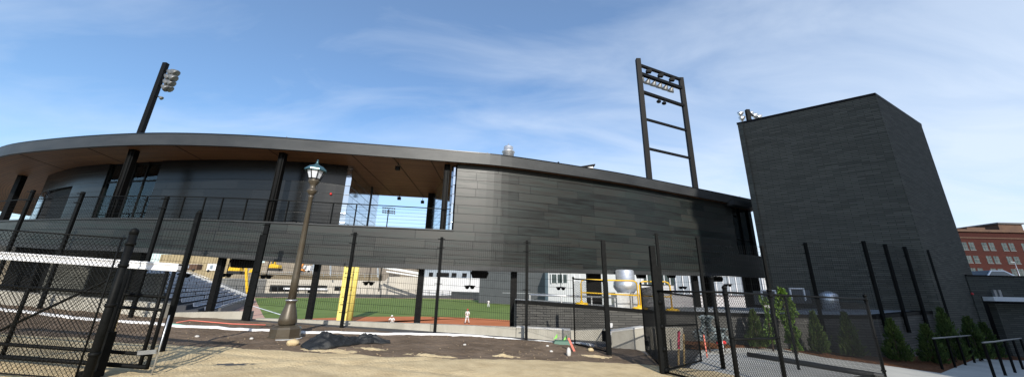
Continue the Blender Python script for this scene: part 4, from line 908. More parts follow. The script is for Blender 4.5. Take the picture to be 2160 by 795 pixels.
for a_, b_, t_, u_ in ((570, 633, 600.5, 614), (595, 690, 601, 605), (706, 748, 603, 612), (650, 664, 606, 617)):
    mb = MB(); p, q = onY(a_, t_, YB(a_)-.15), onY(b_, t_+1, YB(b_)-.15); r_ = onY(a_, u_, YB(a_)).z; mb.hexa([(p.x, p.y, r_), (q.x, q.y, r_), (q.x, q.y+.3, r_), (p.x, p.y+.3, r_)], [p, q, (q.x, q.y+.3, q.z), (p.x, p.y+.3, p.z)]); mb.build('opening', 'black', fw_)
for a_, b_, t_ in ((598, 690, 608),):
    mb = MB(); p, q = onY(a_, t_, YB(a_)-.3), onY(b_, t_+1.5, YB(b_)-.3); mb.beam(p, q, .9, .7); mb.build('sill', 'white', fw_)
mb = MB(); wallpx(mb, [(540, 575, 0, YB(540)+7), (690, 577, 0, YB(690)+7), (800, 579, 0, YB(800)+7)], 5, FZ); mb.build('upper_terrace', 'earth', fw_)
mb = MB()
for z_ in (0, 4.5):
    mb.beam(onY(552, 572+z_, YB(552)+6.8), onY(800, 578+z_, YB(800)+6.8), .12)
rl_ = mb.build('terrace_railing', 'steel', fw_)
for k in range(18):
    px = 552+k*14.5; mb = MB(); mb.beam(onY(px, 572+k*.35, YB(px)+6.8), onY(px, 581+k*.35, YB(px)+6.8), .12); mb.build('rail_post', 'steel', rl_)
mb = MB(); wallpx(mb, [(560, 545, 0, 186), (640, 549, 0, 188), (760, 553, 0, 192), (880, 558, 0, 198)], 2, 0); tag(mb.build('retaining_wall', mat('sheet_piling', (.17, .145, .12), .9, 0, (.26, .22, .17), .35, stretch=(1, 1, .15))), 'brown grey sheet piling wall on the slope above the beige concrete building', 'wall')
mb = MB(); wallpx(mb, [(340, 536, 0, 165), (420, 538, 0, 168), (486, 541, 0, 172)], 3, 0); tag(mb.build('stone_wall', mat('tan_stone', (.36, .29, .17), .9, 0, (.24, .19, .11), .6, stretch=(1, 1, .2))), 'tan stone wall on the slope behind the top of the blue seating', 'wall')
bg_ = thing('press_building', 'blue grey building with square dark windows behind the beige outfield wall', 'building', (onY(950, 590, 160).x, 160, FZ))
mb = MB(); wallpx(mb, [(893, 556, 0, 172), (1020, 560, 0, 176)], 8, FZ); mb.build('wall', 'bluegrey', bg_)
for a_, b_ in ((905, 912), (921, 946), (953, 962), (975, 984)):
    mb = MB(); p, q = onY(a_, 574+(a_-900)*.02, 171.5), onY(b_, 582+(a_-900)*.02, 171.5); mb.box(p.x, q.x, 171.5, 172.6, q.z, p.z); mb.build('window', 'black', bg_)
mb = MB(); wallpx(mb, [(893, 583, 0, 166), (1016, 587, 0, 170)], 1, FZ); mb.build('parapet', 'palepanel', bg_)
db = thing('scoreboard_building', 'plain dark grey panelled block left of the pale building with a pendant lamp before it', 'building', (onY(1085, 600, 105).x, 105, FZ))
mb = MB(); wallpx(mb, [(1014, 540, 0, 120), (1157, 545, 0, 104)], 12, FZ); mb.build('wall', 'greypanel', db)
mb = MB(); a_, b_ = onY(1060, 617, 105), onY(1160, 619, 103.4); mb.beam(a_, b_, .12); mb.build('base_trim', 'steel', db)
pb_ = thing('pale_building', 'pale building with a long band of glazing behind the exhaust fan', 'building', (onY(1300, 600, 84).x, 84, FZ))
mb = MB(); wallpx(mb, [(1156, 560, 0, 96), (1420, 566, 0, 82), (1640, 572, 0, 74)], 10, FZ); mb.build('wall', 'palepanel', pb_)
def pband(px0, px1, t0, t1, name, m, dy=-.2, u=None):
    mb = MB(); yy = lambda px: interp(px, [1156, 1420, 1640], [96, 82, 74])+dy
    wallpx(mb, [(px0, t0, t1, yy(px0)), (px1, t0+(px1-px0)*.018, t1+(px1-px0)*.018, yy(px1))], .15); return mb.build(name, m, u or pb_)
w1 = pband(1160, 1262, 578, 596, 'window_band', 'winglass'); w2 = pband(1290, 1420, 575, 598, 'window_band', 'winglass'); w3 = pband(1422, 1610, 581, 620, 'window_band', 'bluegrey', -.35)
for k in range(9): pband(1162+k*12, 1163.6+k*12, 577.5+k*.2, 596.5+k*.2, 'mullion', 'white', -.5, w1)
for k in range(11): pband(1291+k*12, 1292.8+k*12, 574.5+k*.2, 598+k*.2, 'mullion', 'white', -.5, w2)
for k in range(14): pband(1424+k*14, 1425.6+k*14, 581+k*.25, 620+k*.25, 'mullion', 'white', -.6, w3)
pband(1160, 1620, 570, 573, 'eaves', 'greypanel', -.5)
# vehicles and machines on the slope
def excavator(px, py, Y, s, lb, flip=1, boom=1):
    p = onY(px, py, Y); x, y, z = p; t = thing('excavator', lb, 'excavator', p)
    mb = MB()
    for yy in (-1.1, 1.1):
        mb = MB(); mb.prism([(x+s*a, y+0) for a in ()] or [(x-2*s, y+yy-.3), (x+2*s, y+yy-.3), (x+2*s, y+yy+.3), (x-2*s, y+yy+.3)], z, z+.9*s); mb.build('track', 'rubber', t)
    mb = MB(); mb.hexa([(x-1.9*s, y-1.3, z+1*s), (x+1.6*s, y-1.3, z+1*s), (x+1.6*s, y+1.3, z+1*s), (x-1.9*s, y+1.3, z+1*s)], [(x-1.8*s, y-1.2, z+2.1*s), (x+1.4*s, y-1.2, z+2.1*s), (x+1.4*s, y+1.2, z+2.1*s), (x-1.8*s, y+1.2, z+2.1*s)]); mb.build('body', 'yellow', t)
    mb = MB(); cx = x+flip*.7*s; mb.hexa([(cx-.7*s, y-1.25, z+2.12*s), (cx+.7*s, y-1.25, z+2.12*s), (cx+.7*s, y+.1, z+2.12*s), (cx-.7*s, y+.1, z+2.12*s)], [(cx-.6*s, y-1.15, z+3.3*s), (cx+.5*s, y-1.15, z+3.3*s), (cx+.5*s, y, z+3.3*s), (cx-.6*s, y, z+3.3*s)]); mb.build('cab', 'yellow', t)
    mb = MB(); mb.box(cx-.45*s, cx+.4*s, y-1.28, y-1.2, z+2.4*s, z+3.1*s); mb.build('cab_window', 'darkglass', t)
    if boom:
        mb = MB(); mb.beam((x+flip*1.3*s, y, z+1.9*s), (x+flip*3.2*s, y, z+4.6*s), .45*s, .5*s); mb.beam((x+flip*3.1*s, y+.02, z+4.6*s), (x+flip*5.0*s, y+.02, z+3.2*s), .4*s, .45*s); mb.build('boom', 'yellow', t)
        mb = MB(); mb.beam((x+flip*5.0*s, y, z+3.2*s), (x+flip*5.1*s, y, z+1.4*s), .32*s, .36*s); mb.hexa([(x+flip*4.5*s-.5, y-.6, z+.6*s), (x+flip*4.5*s+.7, y-.6, z+.6*s), (x+flip*4.5*s+.7, y+.6, z+.6*s), (x+flip*4.5*s-.5, y+.6, z+.6*s)], [(x+flip*4.9*s-.5, y-.6, z+1.6*s), (x+flip*4.9*s+.7, y-.6, z+1.6*s), (x+flip*4.9*s+.7, y+.6, z+1.6*s), (x+flip*4.9*s-.5, y+.6, z+1.6*s)]); mb.build('bucket', 'yellow', t)
    return t
excavator(497, 578, 150, 1.35, 'yellow excavator with raised boom parked left of the tall thick fence post', 1)
t = excavator(580, 571, 160, 1.25, 'yellow excavator body parked on the slope left of the street lamp', -1, 0)
def simple_truck(px, py, Y, L_, H_, lb, cat='trailer', m='white'):
    p = onY(px, py, Y); x, y, z = p; t = thing(cat.replace(' ', '_'), lb, cat, p)
    mb = MB(); mb.box(x-L_/2, x+L_/2, y, y+2.4, z+.7, z+.7+H_); b = mb.build('body', m, t)
    mb = MB(); mb.box(x-L_/2-.05, x+L_/2+.05, y-.05, y+2.45, z+.7+H_+.002, z+.78+H_); mb.build('roof', 'palepanel', t)
    mb = MB(); mb.box(x-L_*.3, x-L_*.05, y-.03, y+.02, z+1.2, z+.7+H_*.8); mb.build('door', 'bluegrey', t)
    for sx_ in (-.32, .32):
        mb = MB(); mb.lathe([(.5, -.15), (.5, .15)], (x+L_*sx_, y-.1, z+.5), 12, True, Matrix.Rotation(R(90), 3, 'X')); mb.build('wheel', 'rubber', t)
simple_truck(448, 574, 140, 5.2, 2.6, 'white site trailer behind the far rows of blue seats')
simple_truck(646, 574, 165, 3.2, 2.3, 'small white van on the slope right of the street lamp', 'van')
simple_truck(398, 572, 138, 5.5, 2.0, 'grey brown flatbed trailer left of the white site trailer', 'trailer', 'buff')
bl = thing('boom_lift', 'orange boom lift standing just right of the street lamp on the far slope', 'boom lift', onY(634, 575, 162))
p = onY(634, 575, 162); x, y, z = p
mb = MB(); mb.box(x-1.3, x+1.3, y-.8, y+.8, z+.6, z+1.7); mb.build('chassis', 'orange', bl)
for sx_ in (-.9, .9): mb = MB(); mb.lathe([(.55, -.15), (.55, .15)], (x+sx_, y-.9, z+.5), 12, True, Matrix.Rotation(R(90), 3, 'X')); mb.build('wheel', 'rubber', bl)
mb = MB(); mb.beam((x-.6, y, z+1.7), (x+1.2, y, z+5.2), .5); mb.build('boom', 'orange', bl); mb = MB(); mb.box(x+.9, x+2, y-.5, y+.5, z+5.2, z+6.2); mb.build('basket', 'steel', bl)
for k, (px, t_, b_, lb) in enumerate(((661, 549, 578, 'pale steel post standing right of the orange boom lift'), (697, 556, 580, 'pale steel post left of the wide yellow pole on the far terrace'), (797, 560, 584, 'pale steel post under the white sloping beam'))):
    p = onY(px, t_, 158); q = onY(px, b_, 158); mb = MB(); mb.beam(q, p, .5); mb.box(p.x-.6, p.x+.6, p.y-.3, p.y+.3, p.z, p.z+.4); tag(mb.build('steel_post', 'steel'), lb, 'post')
a_, b_ = onY(803, 562, 160), onY(888, 577, 160)
mb = MB(); mb.beam(a_, b_, .7, .9); mb.beam(onY(815, 572, 160), onY(888, 583, 160), .5); tag(mb.build('steel_beam', 'white'), 'white sloping steel beams of a stair on the far terrace', 'beam')
# ================================================================== RED BUILDING AND CAR AT THE RIGHT
YRB = 70.; z1_ = onY(2095, 490, YRB).z; xa = onY(2012, 490, YRB).x; xb = xa+48
rb = thing('brick_warehouse', 'red brick warehouse with paired windows and rooftop penthouse right of the tower', 'building', (xa+20, YRB, gz(30)))
mb = MB(); mb.box(xa, xb, YRB, YRB+25, -3, z1_); mb.build('wall', 'redbrick', rb)
mb = MB(); mb.box(xa-.3, xb+.3, YRB-.35, YRB+25.3, z1_+.003, z1_+.5); mb.box(xa, xb, YRB-.15, YRB-.01, z1_-1.3, z1_-1.1); rfb = mb.build('cornice', 'buff', rb)
def rbz(py): return onY(2095, py, YRB).z
mb = MB(); p = onY(2040, 482, YRB+1); q = onY(2078, 482, YRB+1); mb.box(p.x, q.x, YRB+1, YRB+4, z1_+.5, rbz(478)); mb.build('chimney', 'buff', rfb)
mb = MB(); q = onY(2108, 482, YRB+1); q2 = onY(2158, 482, YRB+1); mb.box(q.x, q2.x, YRB+1, YRB+9, z1_+.5, rbz(470)); ph = mb.build('penthouse', 'buff', rfb)
mb = MB(); mb.box(q.x-.3, q2.x+.3, YRB+.7, YRB+9.3, rbz(470)+.003, rbz(467)); mb.build('penthouse_roof', 'greypanel', rfb); mb = MB(); mb.box(p.x+6, q.x-.2, YRB+2, YRB+8, z1_+.5, rbz(483)); mb.build('parapet', 'redbrick', rfb)
for py0, py1 in ((512, 527), (540, 554), (566, 581)):
    za, zb_ = rbz(py0), rbz(py1); n_ = 0
    for k in range(9):
        cx = xa+2.0+k*4.05
        for sx_ in (-.72, .72):
            mb = MB(); x = cx+sx_; mb.box(x-.52, x+.52, YRB-.02, YRB+.1, zb_, za); w_ = mb.build('window', 'winglass', rb)
            mb = MB(); mb.box(x-.58, x+.58, YRB-.08, YRB-.02, zb_-.2, zb_-.02); mb.box(x-.52, x+.52, YRB-.06, YRB-.022, (za+zb_)/2-.05, (za+zb_)/2+.05); mb.box(x-.03, x+.03, YRB-.055, YRB-.023, zb_, za); mb.build('frame', 'greypanel', w_)
mb = MB(); p = onY(2148, 574, YRB-3); q = onY(2140, 553, YRB-3); mb.tube([(p.x, YRB-3, p.z-8), (p.x, YRB-3, q.z)], .09, 8, .06); mb.beam((p.x, YRB-3, q.z), (p.x-.8, YRB-3, q.z+.1), .12); tag(mb.build('lamp_pole', 'steel'), 'thin pale lamp pole in front of the red brick warehouse', 'pole')
# car behind the brick wing
cy = 34.; cl_ = onY(2050, 583, cy); cr_ = onY(2092, 583, cy); ctop = onY(2070, 570, cy).z
car = thing('parked_car', 'silver car parked behind the brick wing, only its roof showing', 'car', (cl_.x+1, cy, ctop-1.45))
L0 = cl_.x-.9; zc = ctop-1.45
def carsec(xs, y0, y1, z0, z1): pass
mb = MB(); prof = [(0, .35), (.05, .62), (.9, .85), (1.3, .9), (1.95, 1.42), (3.2, 1.45), (3.9, 1.0), (4.4, .92), (4.5, .4)]
vs = [(L0+a, cy-.85+(.12 if b > 1.1 else 0), zc+b) for a, b in prof]+[(L0+a, cy+.85-(.12 if b > 1.1 else 0), zc+b) for a, b in prof]; n_ = len(prof)
mb.mesh(vs, [tuple(range(n_)), tuple(range(2*n_-1, n_-1, -1))]+[(i, n_+i, n_+(i+1) % n_, (i+1) % n_) for i in range(n_)]); mb.build('body', 'carpaint', car)
mb = MB(); mb.mesh([(L0+1.5, cy-.86, zc+.95), (L0+3.7, cy-.86, zc+.97), (L0+3.15, cy-.76, zc+1.36), (L0+2.0, cy-.76, zc+1.34)], [(0, 1, 2, 3)]); mb.mesh([(L0+1.28, cy-.7, zc+.93), (L0+1.9, cy-.66, zc+1.41), (L0+1.9, cy+.66, zc+1.41), (L0+1.28, cy+.7, zc+.93)], [(0, 1, 2, 3)]); mb.build('window', 'darkglass', car)
for a_ in (.9, 3.6):
    for yy in (-.8, .8): mb = MB(); mb.lathe([(.33, -.1), (.33, .1)], (L0+a_, cy+yy, zc+.33), 14, True, Matrix.Rotation(R(90), 3, 'X')); mb.build('wheel', 'rubber', car)
mb = MB(); mb.box(L0-8, L0+60, cy-4, cy+12, gz(30)-.3, zc); mb.build('parking_deck', 'slab', kind='structure')

# ================================================================== PLAYERS
def player(name_label, base, hgt, joints, radii, edges, cap='navy', face=(0, 1), glove=None):
    t = thing('person', name_label, 'person', base)
    def skin(nm, keep, m, grow):
        idx = [i for i in range(len(joints)) if joints_n[i] in keep]; mp_ = {j: k for k, j in enumerate(idx)}
        me = bpy.data.meshes.new(nm); me.from_pydata([joints[i] for i in idx], [(mp_[a], mp_[b]) for a, b in edges if a in mp_ and b in mp_], [])
        o = bpy.data.objects.new(nm, me); COL.objects.link(o); o.parent = t; o.scale = (hgt/1.78,)*3
        md = o.modifiers.new('skin', 'SKIN')
        for k, i in enumerate(idx): r_ = radii[i]+grow; me.skin_vertices[0].data[k].radius = (r_, r_)
        root = mp_.get(names['pelvis'], 0); me.skin_vertices[0].data[root].use_root = True
        sb_ = o.modifiers.new('sub', 'SUBSURF'); sb_.levels = 1; sb_.render_levels = 1; md.use_smooth_shade = True
        me.materials.append(M[m]); return o
    names = JN; joints_n = {v: k for k, v in JN.items()}
    skin('body', set(JN), 'skin', 0)
    skin('shirt', {'pelvis', 'chest', 'neckb', 'shL', 'shR', 'elL', 'elR'}, 'cloth_white', .014)
    skin('trousers', {'pelvis', 'hipL', 'hipR', 'knL', 'knR', 'anL', 'anR'}, 'cloth_white', .016)
    h_ = Vector(joints[JN['head']])*(hgt/1.78)+Vector(base); mb = MB(); mb.lathe([(.115, .02), (.118, .06), (.10, .12), (.04, .15)], h_, 12); mb.box(h_.x-.08, h_.x+.08, h_.y-.2, h_.y-.08, h_.z+.03, h_.z+.045); mb.build('cap', cap, t)
    for s_ in ('L', 'R'):
        p = Vector(joints[JN['fo'+s_]])*(hgt/1.78)+Vector(base); q = Vector(joints[JN['an'+s_]])*(hgt/1.78)+Vector(base); mb = MB(); mb.beam(q+Vector((0, 0, -.02)), p, .1, .09); mb.build('shoe', 'navy', t)
    if glove: p = Vector(joints[JN[glove]])*(hgt/1.78)+Vector(base); mb = MB(); mb.blob(p, .13, .08, .14); mb.build('glove', 'buff', t)
    return t
J = ['pelvis', 'chest', 'neckb', 'neck', 'head', 'shL', 'elL', 'haL', 'shR', 'elR', 'haR', 'hipL', 'knL', 'anL', 'foL', 'hipR', 'knR', 'anR', 'foR']
JN = {n: i for i, n in enumerate(J)}
ED = [(JN[a], JN[b]) for a, b in (('pelvis', 'chest'), ('chest', 'neckb'), ('neckb', 'neck'), ('neck', 'head'), ('neckb', 'shL'), ('shL', 'elL'), ('elL', 'haL'), ('neckb', 'shR'), ('shR', 'elR'), ('elR', 'haR'), ('pelvis', 'hipL'), ('hipL', 'knL'), ('knL', 'anL'), ('anL', 'foL'), ('pelvis', 'hipR'), ('hipR', 'knR'), ('knR', 'anR'), ('anR', 'foR'))]
RD = [.14, .15, .10, .055, .10, .07, .05, .04, .07, .05, .04, .095, .07, .045, .04, .095, .07, .045, .04]
walk = [(0, 0, .95), (0, -.02, 1.25), (0, -.02, 1.45), (0, -.03, 1.52), (0, -.05, 1.67), (-.2, -.02, 1.42), (-.27, .08, 1.15), (-.24, -.08, .95), (.2, -.02, 1.42), (.28, -.08, 1.17), (.24, -.28, 1.02), (-.1, 0, .9), (-.16, -.14, .5), (-.25, -.05, .09), (-.27, -.2, .05), (.1, 0, .9), (.14, .08, .5), (.24, .28, .1), (.25, .14, .05)]
stand = [(0, 0, .95), (0, -.02, 1.25), (0, -.02, 1.45), (0, -.03, 1.52), (0, -.04, 1.67), (-.2, -.02, 1.42), (-.3, .02, 1.2), (-.16, -.2, 1.16), (.2, -.02, 1.42), (.3, .02, 1.2), (.14, -.2, 1.14), (-.1, 0, .9), (-.16, -.04, .5), (-.2, .02, .09), (-.22, -.14, .05), (.1, 0, .9), (.15, -.03, .5), (.2, .02, .09), (.22, -.14, .05)]
crouch = [(0, .1, .45), (0, -.08, .75), (0, -.16, .92), (0, -.2, .98), (0, -.26, 1.12), (-.2, -.16, .9), (-.34, -.22, .7), (-.24, -.4, .62), (.2, -.16, .9), (.32, -.2, .7), (.2, -.38, .6), (-.12, .1, .42), (-.3, -.25, .42), (-.26, -.02, .08), (-.3, -.18, .05), (.12, .1, .42), (.3, -.25, .42), (.26, -.02, .08), (.3, -.18, .05)]
b0 = onZ(985, 682, FZ+.03); player('ballplayer in a white uniform walking on the orange infield dirt', b0, 1.75, walk, RD, ED, 'red')
b0 = onZ(1030, 648, FZ+.03); player('distant ballplayer in white standing out on the green outfield grass', b0, 1.8, stand, RD, ED, 'navy', glove='haL')
b0 = onZ(826, 689, FZ+.03); player('player in white crouching at the left behind the concrete wall', b0, 1.78, crouch, RD, ED, 'cloth_white', glove='haL')
# ================================================================== TREES AND SHRUBS
def spray(mb, c, d, l, w_):   # a leaf clump: two crossed narrow quads
    d = Vector(d).normalized(); s_ = d.cross(Vector((random.uniform(-1, 1), random.uniform(-1, 1), random.uniform(-1, 1)))).normalized(); c = Vector(c)
    for sv in (s_, s_.cross(d)):
        mb.face([c-sv*w_*.3, c+d*l*.5-sv*w_, c+d*l, c+d*l*.5+sv*w_])
def thuja(seed, n=1150):
    random.seed(seed); mb = MB()
    lob = [random.uniform(0, 6.28) for _ in range(4)]
    for i in range(n):
        h_ = random.random()**1.25; a = random.uniform(0, 2*math.pi); prof = (1-h_)**.95*(.7+.3*min(1, h_*6))+.04
        rr = prof*(1+.18*math.sin(a*3+lob[0]+h_*9)+.14*math.sin(a*5+lob[1]-h_*14))*random.uniform(.5, 1.08)
        if random.random() < .10: rr *= random.uniform(1.1, 1.5)
        c = (rr*.30*math.cos(a), rr*.30*math.sin(a), .05+h_*.90)
        spray(mb, c, (math.cos(a)*.75, math.sin(a)*.75, random.uniform(.5, 1.4)), random.uniform(.05, .13), random.uniform(.010, .026))
    return mb
def unit_tree(kind, mbf, leafm, nm, lb, group, x, y, h_, wid, cat='shrub'):
    z = gz(x)+.02; t = thing(nm, lb, cat, (x, y, z), group)
    m2 = MB(); m2.v = [(v[0]*wid+x, v[1]*wid+y, v[2]*h_+z) for v in mbf.v]; m2.f = mbf.f; m2.uv = mbf.uv; m2.sm = mbf.sm
    m2.build('crown', leafm, t)
    m3 = MB(); m3.tube([(x, y, z-.05), (x+.01, y, z+h_*.5), (x, y, z+h_*.9)], .035, 6, .008); m3.build('trunk', 'bark', t); return t
VAR = [thuja(11), thuja(23), thuja(37)]
TR = [(1586, 653, 15.25, 1.15, 'dark cone shaped evergreen behind the fence, left of the bright green shrubs'), (1713, 657, 14.75, 1.1, 'slim cone evergreen just right of the bright green shrubs'), (1779, 657, 14.35, 1.15, 'cone evergreen between the slim one and the end post of the chain link fence'),
  (1868, 672, 14.0, 1.25, 'full cone evergreen just right of the chain link fence end post'), (1942, 684, 14.1, 1.3, 'cone evergreen left of the first handrail, in front of the striped brick corner'), (1975, 648, 15.2, 1.3, 'tall ragged evergreen behind the left end of the first handrail'), (2032, 668, 16.6, 1.5, 'dark evergreen behind the middle of the first handrail, by the tower base'), (2066, 680, 18.0, 1.4, 'last and darkest evergreen in the row, near the canopy')]
for i, (px, py, Y, wid, lb) in enumerate(TR):
    g = onY(px, 745, Y); top = onY(px, py, Y); x = top.x+ (0 if px < 1850 else .12)
    unit_tree('t', VAR[i % 3], M['thuja'], 'evergreen_shrub', lb, 'row of young evergreens along the brick walls', x, Y, top.z-gz(x), wid)
def leafy(seed, n, lo_=.12):
    random.seed(seed); mb = MB()
    for i in range(n):
        h_ = random.uniform(lo_, 1); a = random.uniform(0, 6.28); rr = (.55+.45*math.sin(h_*9+seed))*(1-abs(h_-.55)*.9)*random.random()**.5*.26
        spray(mb, (rr*math.cos(a), rr*math.sin(a), h_), (math.cos(a), math.sin(a), random.uniform(-.2, 1)), random.uniform(.05, .10), random.uniform(.018, .034))
    return mb
for px, py, Y, wid, sd_, lb in ((1612, 627, 14.9, 1.0, 5, 'thin bright yellow green sapling left of the fuller bright green one'), (1648, 612, 15.0, 1.6, 8, 'fullest bright green young tree behind the chain link fence'), (1672, 690, 14.6, 1.0, 13, 'low green shrub at the foot of the bright green young tree')):
    top = onY(px, py, Y); unit_tree('l', leafy(sd_, 620 if px != 1612 else 260), M['brightleaf'], 'young_tree', lb, None, top.x, Y, top.z-gz(top.x), wid, 'tree')
for px, py, Y, lb in ((1488, 668, 13.3, 'silvery leaved shrub behind the open chain link leaf'), (1522, 694, 13.6, 'small silvery shrub right of the bigger silvery one'),):
    top = onY(px, py, Y); unit_tree('s', leafy(4, 420, .3), M['silverleaf'], 'silver_shrub', lb, None, top.x, Y, (top.z-gz(top.x)), 1.9 if px == 1488 else 1.2)
random.seed(99)
# ================================================================== HANDRAILS
def handrail(lb, tops, bots, Yb=None):
    t = thing('handrail', lb, 'handrail', onG(*bots[0])); G = [onG(*b) for b in bots]; T = [onY(a, b, g.y) for (a, b), g in zip(tops, G)]
    mb = MB(); mb.tube([T[0]+(T[0]-T[1])*.05]+T+[T[-1]+(T[-1]-T[-2])*.1], .027, 8); mb.build('top_rail', M['lamphead'], t)
    for g, tt in zip(G, T): mb = MB(); mb.beam((tt.x, g.y, g.z-.02), (tt.x, g.y, tt.z-.02), .05); mb.build('rail_post', 'black', t)
handrail('grey topped handrail with five posts in front of the evergreens', [(1969, 713), (1996, 711), (2018, 709), (2038, 707.5), (2055, 706)], [(1986, 780), (2013, 775), (2034, 770), (2055, 765), (2074, 760)])
handrail('grey topped handrail at the lower right corner, before the dark doorway', [(2074, 722), (2097, 720), (2118, 717), (2136, 715), (2152, 713)], [(2096, 800), (2121, 792), (2140, 786), (2157, 779), (2174, 772)])
# ================================================================== LOOSE THINGS ON THE DIRT
def onB(px, py): g = onG(px, py); return Vector((g.x, g.y, bermz(g.x, g.y)))
WP = [(-40, 650), (60, 662), (170, 674), (360, 689), (470, 695), (560, 699), (660, 703), (760, 705), (900, 707), (1020, 710), (1115, 715), (1200, 722), (1262, 733)]
ws = [onB(*p) for p in WP]; P = []
for i in range(len(ws)-1):
    for k in range(8): q = ws[i].lerp(ws[i+1], k/8); P.append(Vector((q.x, q.y+.03*noise.noise((q.x*1.3, 0, 0)), bermz(q.x, q.y)+.02)))
mb = MB(); vs = []
for i, p in enumerate(P):
    d = (P[min(i+1, len(P)-1)]-P[max(i-1, 0)]).normalized(); n_ = Vector((-d.y, d.x, 0)).normalized()*(.038+.010*noise.noise((p.x*3, 1, 1))); h_ = Vector((0, 0, .05))
    vs += [p-n_-h_, p-n_+h_*.8, p+n_+h_*.8, p+n_-h_]
fs = []
for i in range(len(P)-1):
    for k in range(4): fs.append((i*4+k, (i+1)*4+k, (i+1)*4+(k+1) % 4, i*4+(k+1) % 4))
mb.mesh(vs, fs); tag(mb.build('edging_strip', 'white'), 'long white edging strip lying on the dirt in front of the concrete wall', 'edging')
def hose(px, m, lb, nm, r_=.018):
    pp = [onB(*p)+Vector((0, 0, r_)) for p in px]; mb = MB(); mb.tube(pp, r_, 6); tag(mb.build(nm, m), lb, nm.replace('_', ' '))
hose([(372, 681), (400, 678), (440, 681), (490, 684), (560, 686)], 'salmon', 'orange red hose lying on the dirt under the short concrete wall', 'garden_hose')
hose([(356, 686), (376, 687), (392, 690)], 'paleblue', 'pale green flat strap lying beside the orange red hose', 'flat_strap', .03)
# tarp
a = onB(634, 733); b = onB(826, 726); d = (b-a); LT = d.length; d.normalize(); n_ = Vector((-d.y, d.x, 0)); mb = MB(); NU, NV = 110, 40; vs = []
for i in range(NU+1):
    u = i/NU
    wdt = interp(u, [0, .06, .25, .5, .65, .75, .9, 1], [.05, .42, .5, .34, .22, .22, .14, .07]); hh = interp(u, [0, .08, .25, .38, .5, .62, .72, .84, .93, 1], [.05, .2, .40, .26, .22, .20, .34, .24, .12, .09]); cc = interp(u, [0, .3, .6, .8, 1], [0, .05, .25, .3, .16])
    for j in range(NV+1):
        v = -1+2*j/NV; q = a+d*(LT*u)+n_*(cc+wdt*v); g = bermz(q.x, q.y)
        f = (1-v*v)**.6*hh*(.46+.55*abs(noise.noise((u*7+v*1.5, v*2.4, 2))))+.16*(1-abs(noise.noise((u*10+v*2, v*3, 5)))*2.2)*(1-v*v)*hh+.035*abs(noise.noise((u*30, v*7, 8)))*(1-v*v)
        vs.append((q.x+.03*noise.noise((u*12, v*3, 9)), q.y, g+max(.004, f)))
fs = [(i*(NV+1)+j, (i+1)*(NV+1)+j, (i+1)*(NV+1)+j+1, i*(NV+1)+j+1) for i in range(NU) for j in range(NV)]
mb.mesh(vs, fs, True); o = mb.build('landscape_cloth', 'tarp'); tag(o, 'crumpled black landscape cloth lying on the dirt beside the street lamp', 'cloth')
sm_ = o.modifiers.new('th', 'SOLIDIFY'); sm_.thickness = .008
def clod(px, py, r_, m, lb, nm, cat, sq=.6):
    p = onB(px, py); mb = MB(); mb.blob((p.x, p.y, p.z+r_*sq*.5), r_, r_*.8, r_*sq, 9, 6, .16); tag(mb.build(nm, m), lb, cat)
clod(618, 728, .16, 'sand', 'pale lump of sandy soil at the right foot of the street lamp', 'soil_lump', 'lump')
clod(1276 - 30, 742, .10, 'sand', 'pale soil lump on the dirt left of the square gate post', 'soil_lump', 'lump')
mb = MB(); p = lp+Vector((0, -.05, -.01)); mb.lathe([(.44, -.05), (.45, .012), (.4, .02)], p, 20, False); tag(mb.build('footing', 'concrete_cap'), 'pale concrete footing ring under the street lamp', 'footing')
def stake(b, t, m, lb, wd=.045, tipm=None, cut=.5):
    g = onB(*b); tt = onY(*t, g.y); 
    th = thing('survey_stake', lb, 'stake', g); mid = g.lerp(tt, cut)
    mb = MB(); mb.beam(g-Vector((0, 0, .05)), mid if tipm else tt, wd, .02, up=(0, 1, 0)); mb.build('stake', m, th)
    if tipm: mb = MB(); mb.beam(mid, tt, wd+.012, .03, up=(0, 1, 0)); mb.build('tape', tipm, th)
stake((1213, 741), (1199, 712), 'salmon', 'salmon pink stake leaning on the dirt left of the open gate leaf', .06)
stake((1431, 767), (1432, 697), 'lath', 'wooden stake wrapped in pink tape behind the chain link leaf', .05, 'pink', .45)
stake((1443, 770), (1442, 703), 'lath', 'bare wooden stake right of the pink taped one', .045)
stake((1492, 754), (1484, 705), 'salmon', 'thin red stake behind the chain link leaf, right of the wooden stakes', .035)
g = Vector((-6.4, 6.6, gz(-6.4))); tt = onY(262, 620, 6.9); g = onY(228, 735, 6.7); mb = MB(); mb.beam((g.x, g.y, gz(g.x)-.02), tt, .05, .025, up=(0, 1, 0)); tag(mb.build('wooden_lath', 'lath'), 'slanting pale wooden lath behind the end section of the sliding gate', 'lath')
p = onB(1185, 727); mb = MB(); mb.hexa([(p.x-.3, p.y-.18, p.z-.03), (p.x+.3, p.y-.18, p.z-.03), (p.x+.3, p.y+.18, p.z-.03), (p.x-.3, p.y+.18, p.z-.03)], [(p.x-.25, p.y-.14, p.z+.1), (p.x+.25, p.y-.14, p.z+.1), (p.x+.25, p.y+.14, p.z+.1), (p.x-.25, p.y+.14, p.z+.1)]); vb = mb.build('valve_box', 'greenlid'); tag(vb, 'dark green valve box set in the dirt before the concrete wall', 'valve box')
mb = MB(); mb.box(p.x-.22, p.x+.22, p.y-.11, p.y+.11, p.z+.1, p.z+.115); mb.build('lid', 'greenlid', vb)
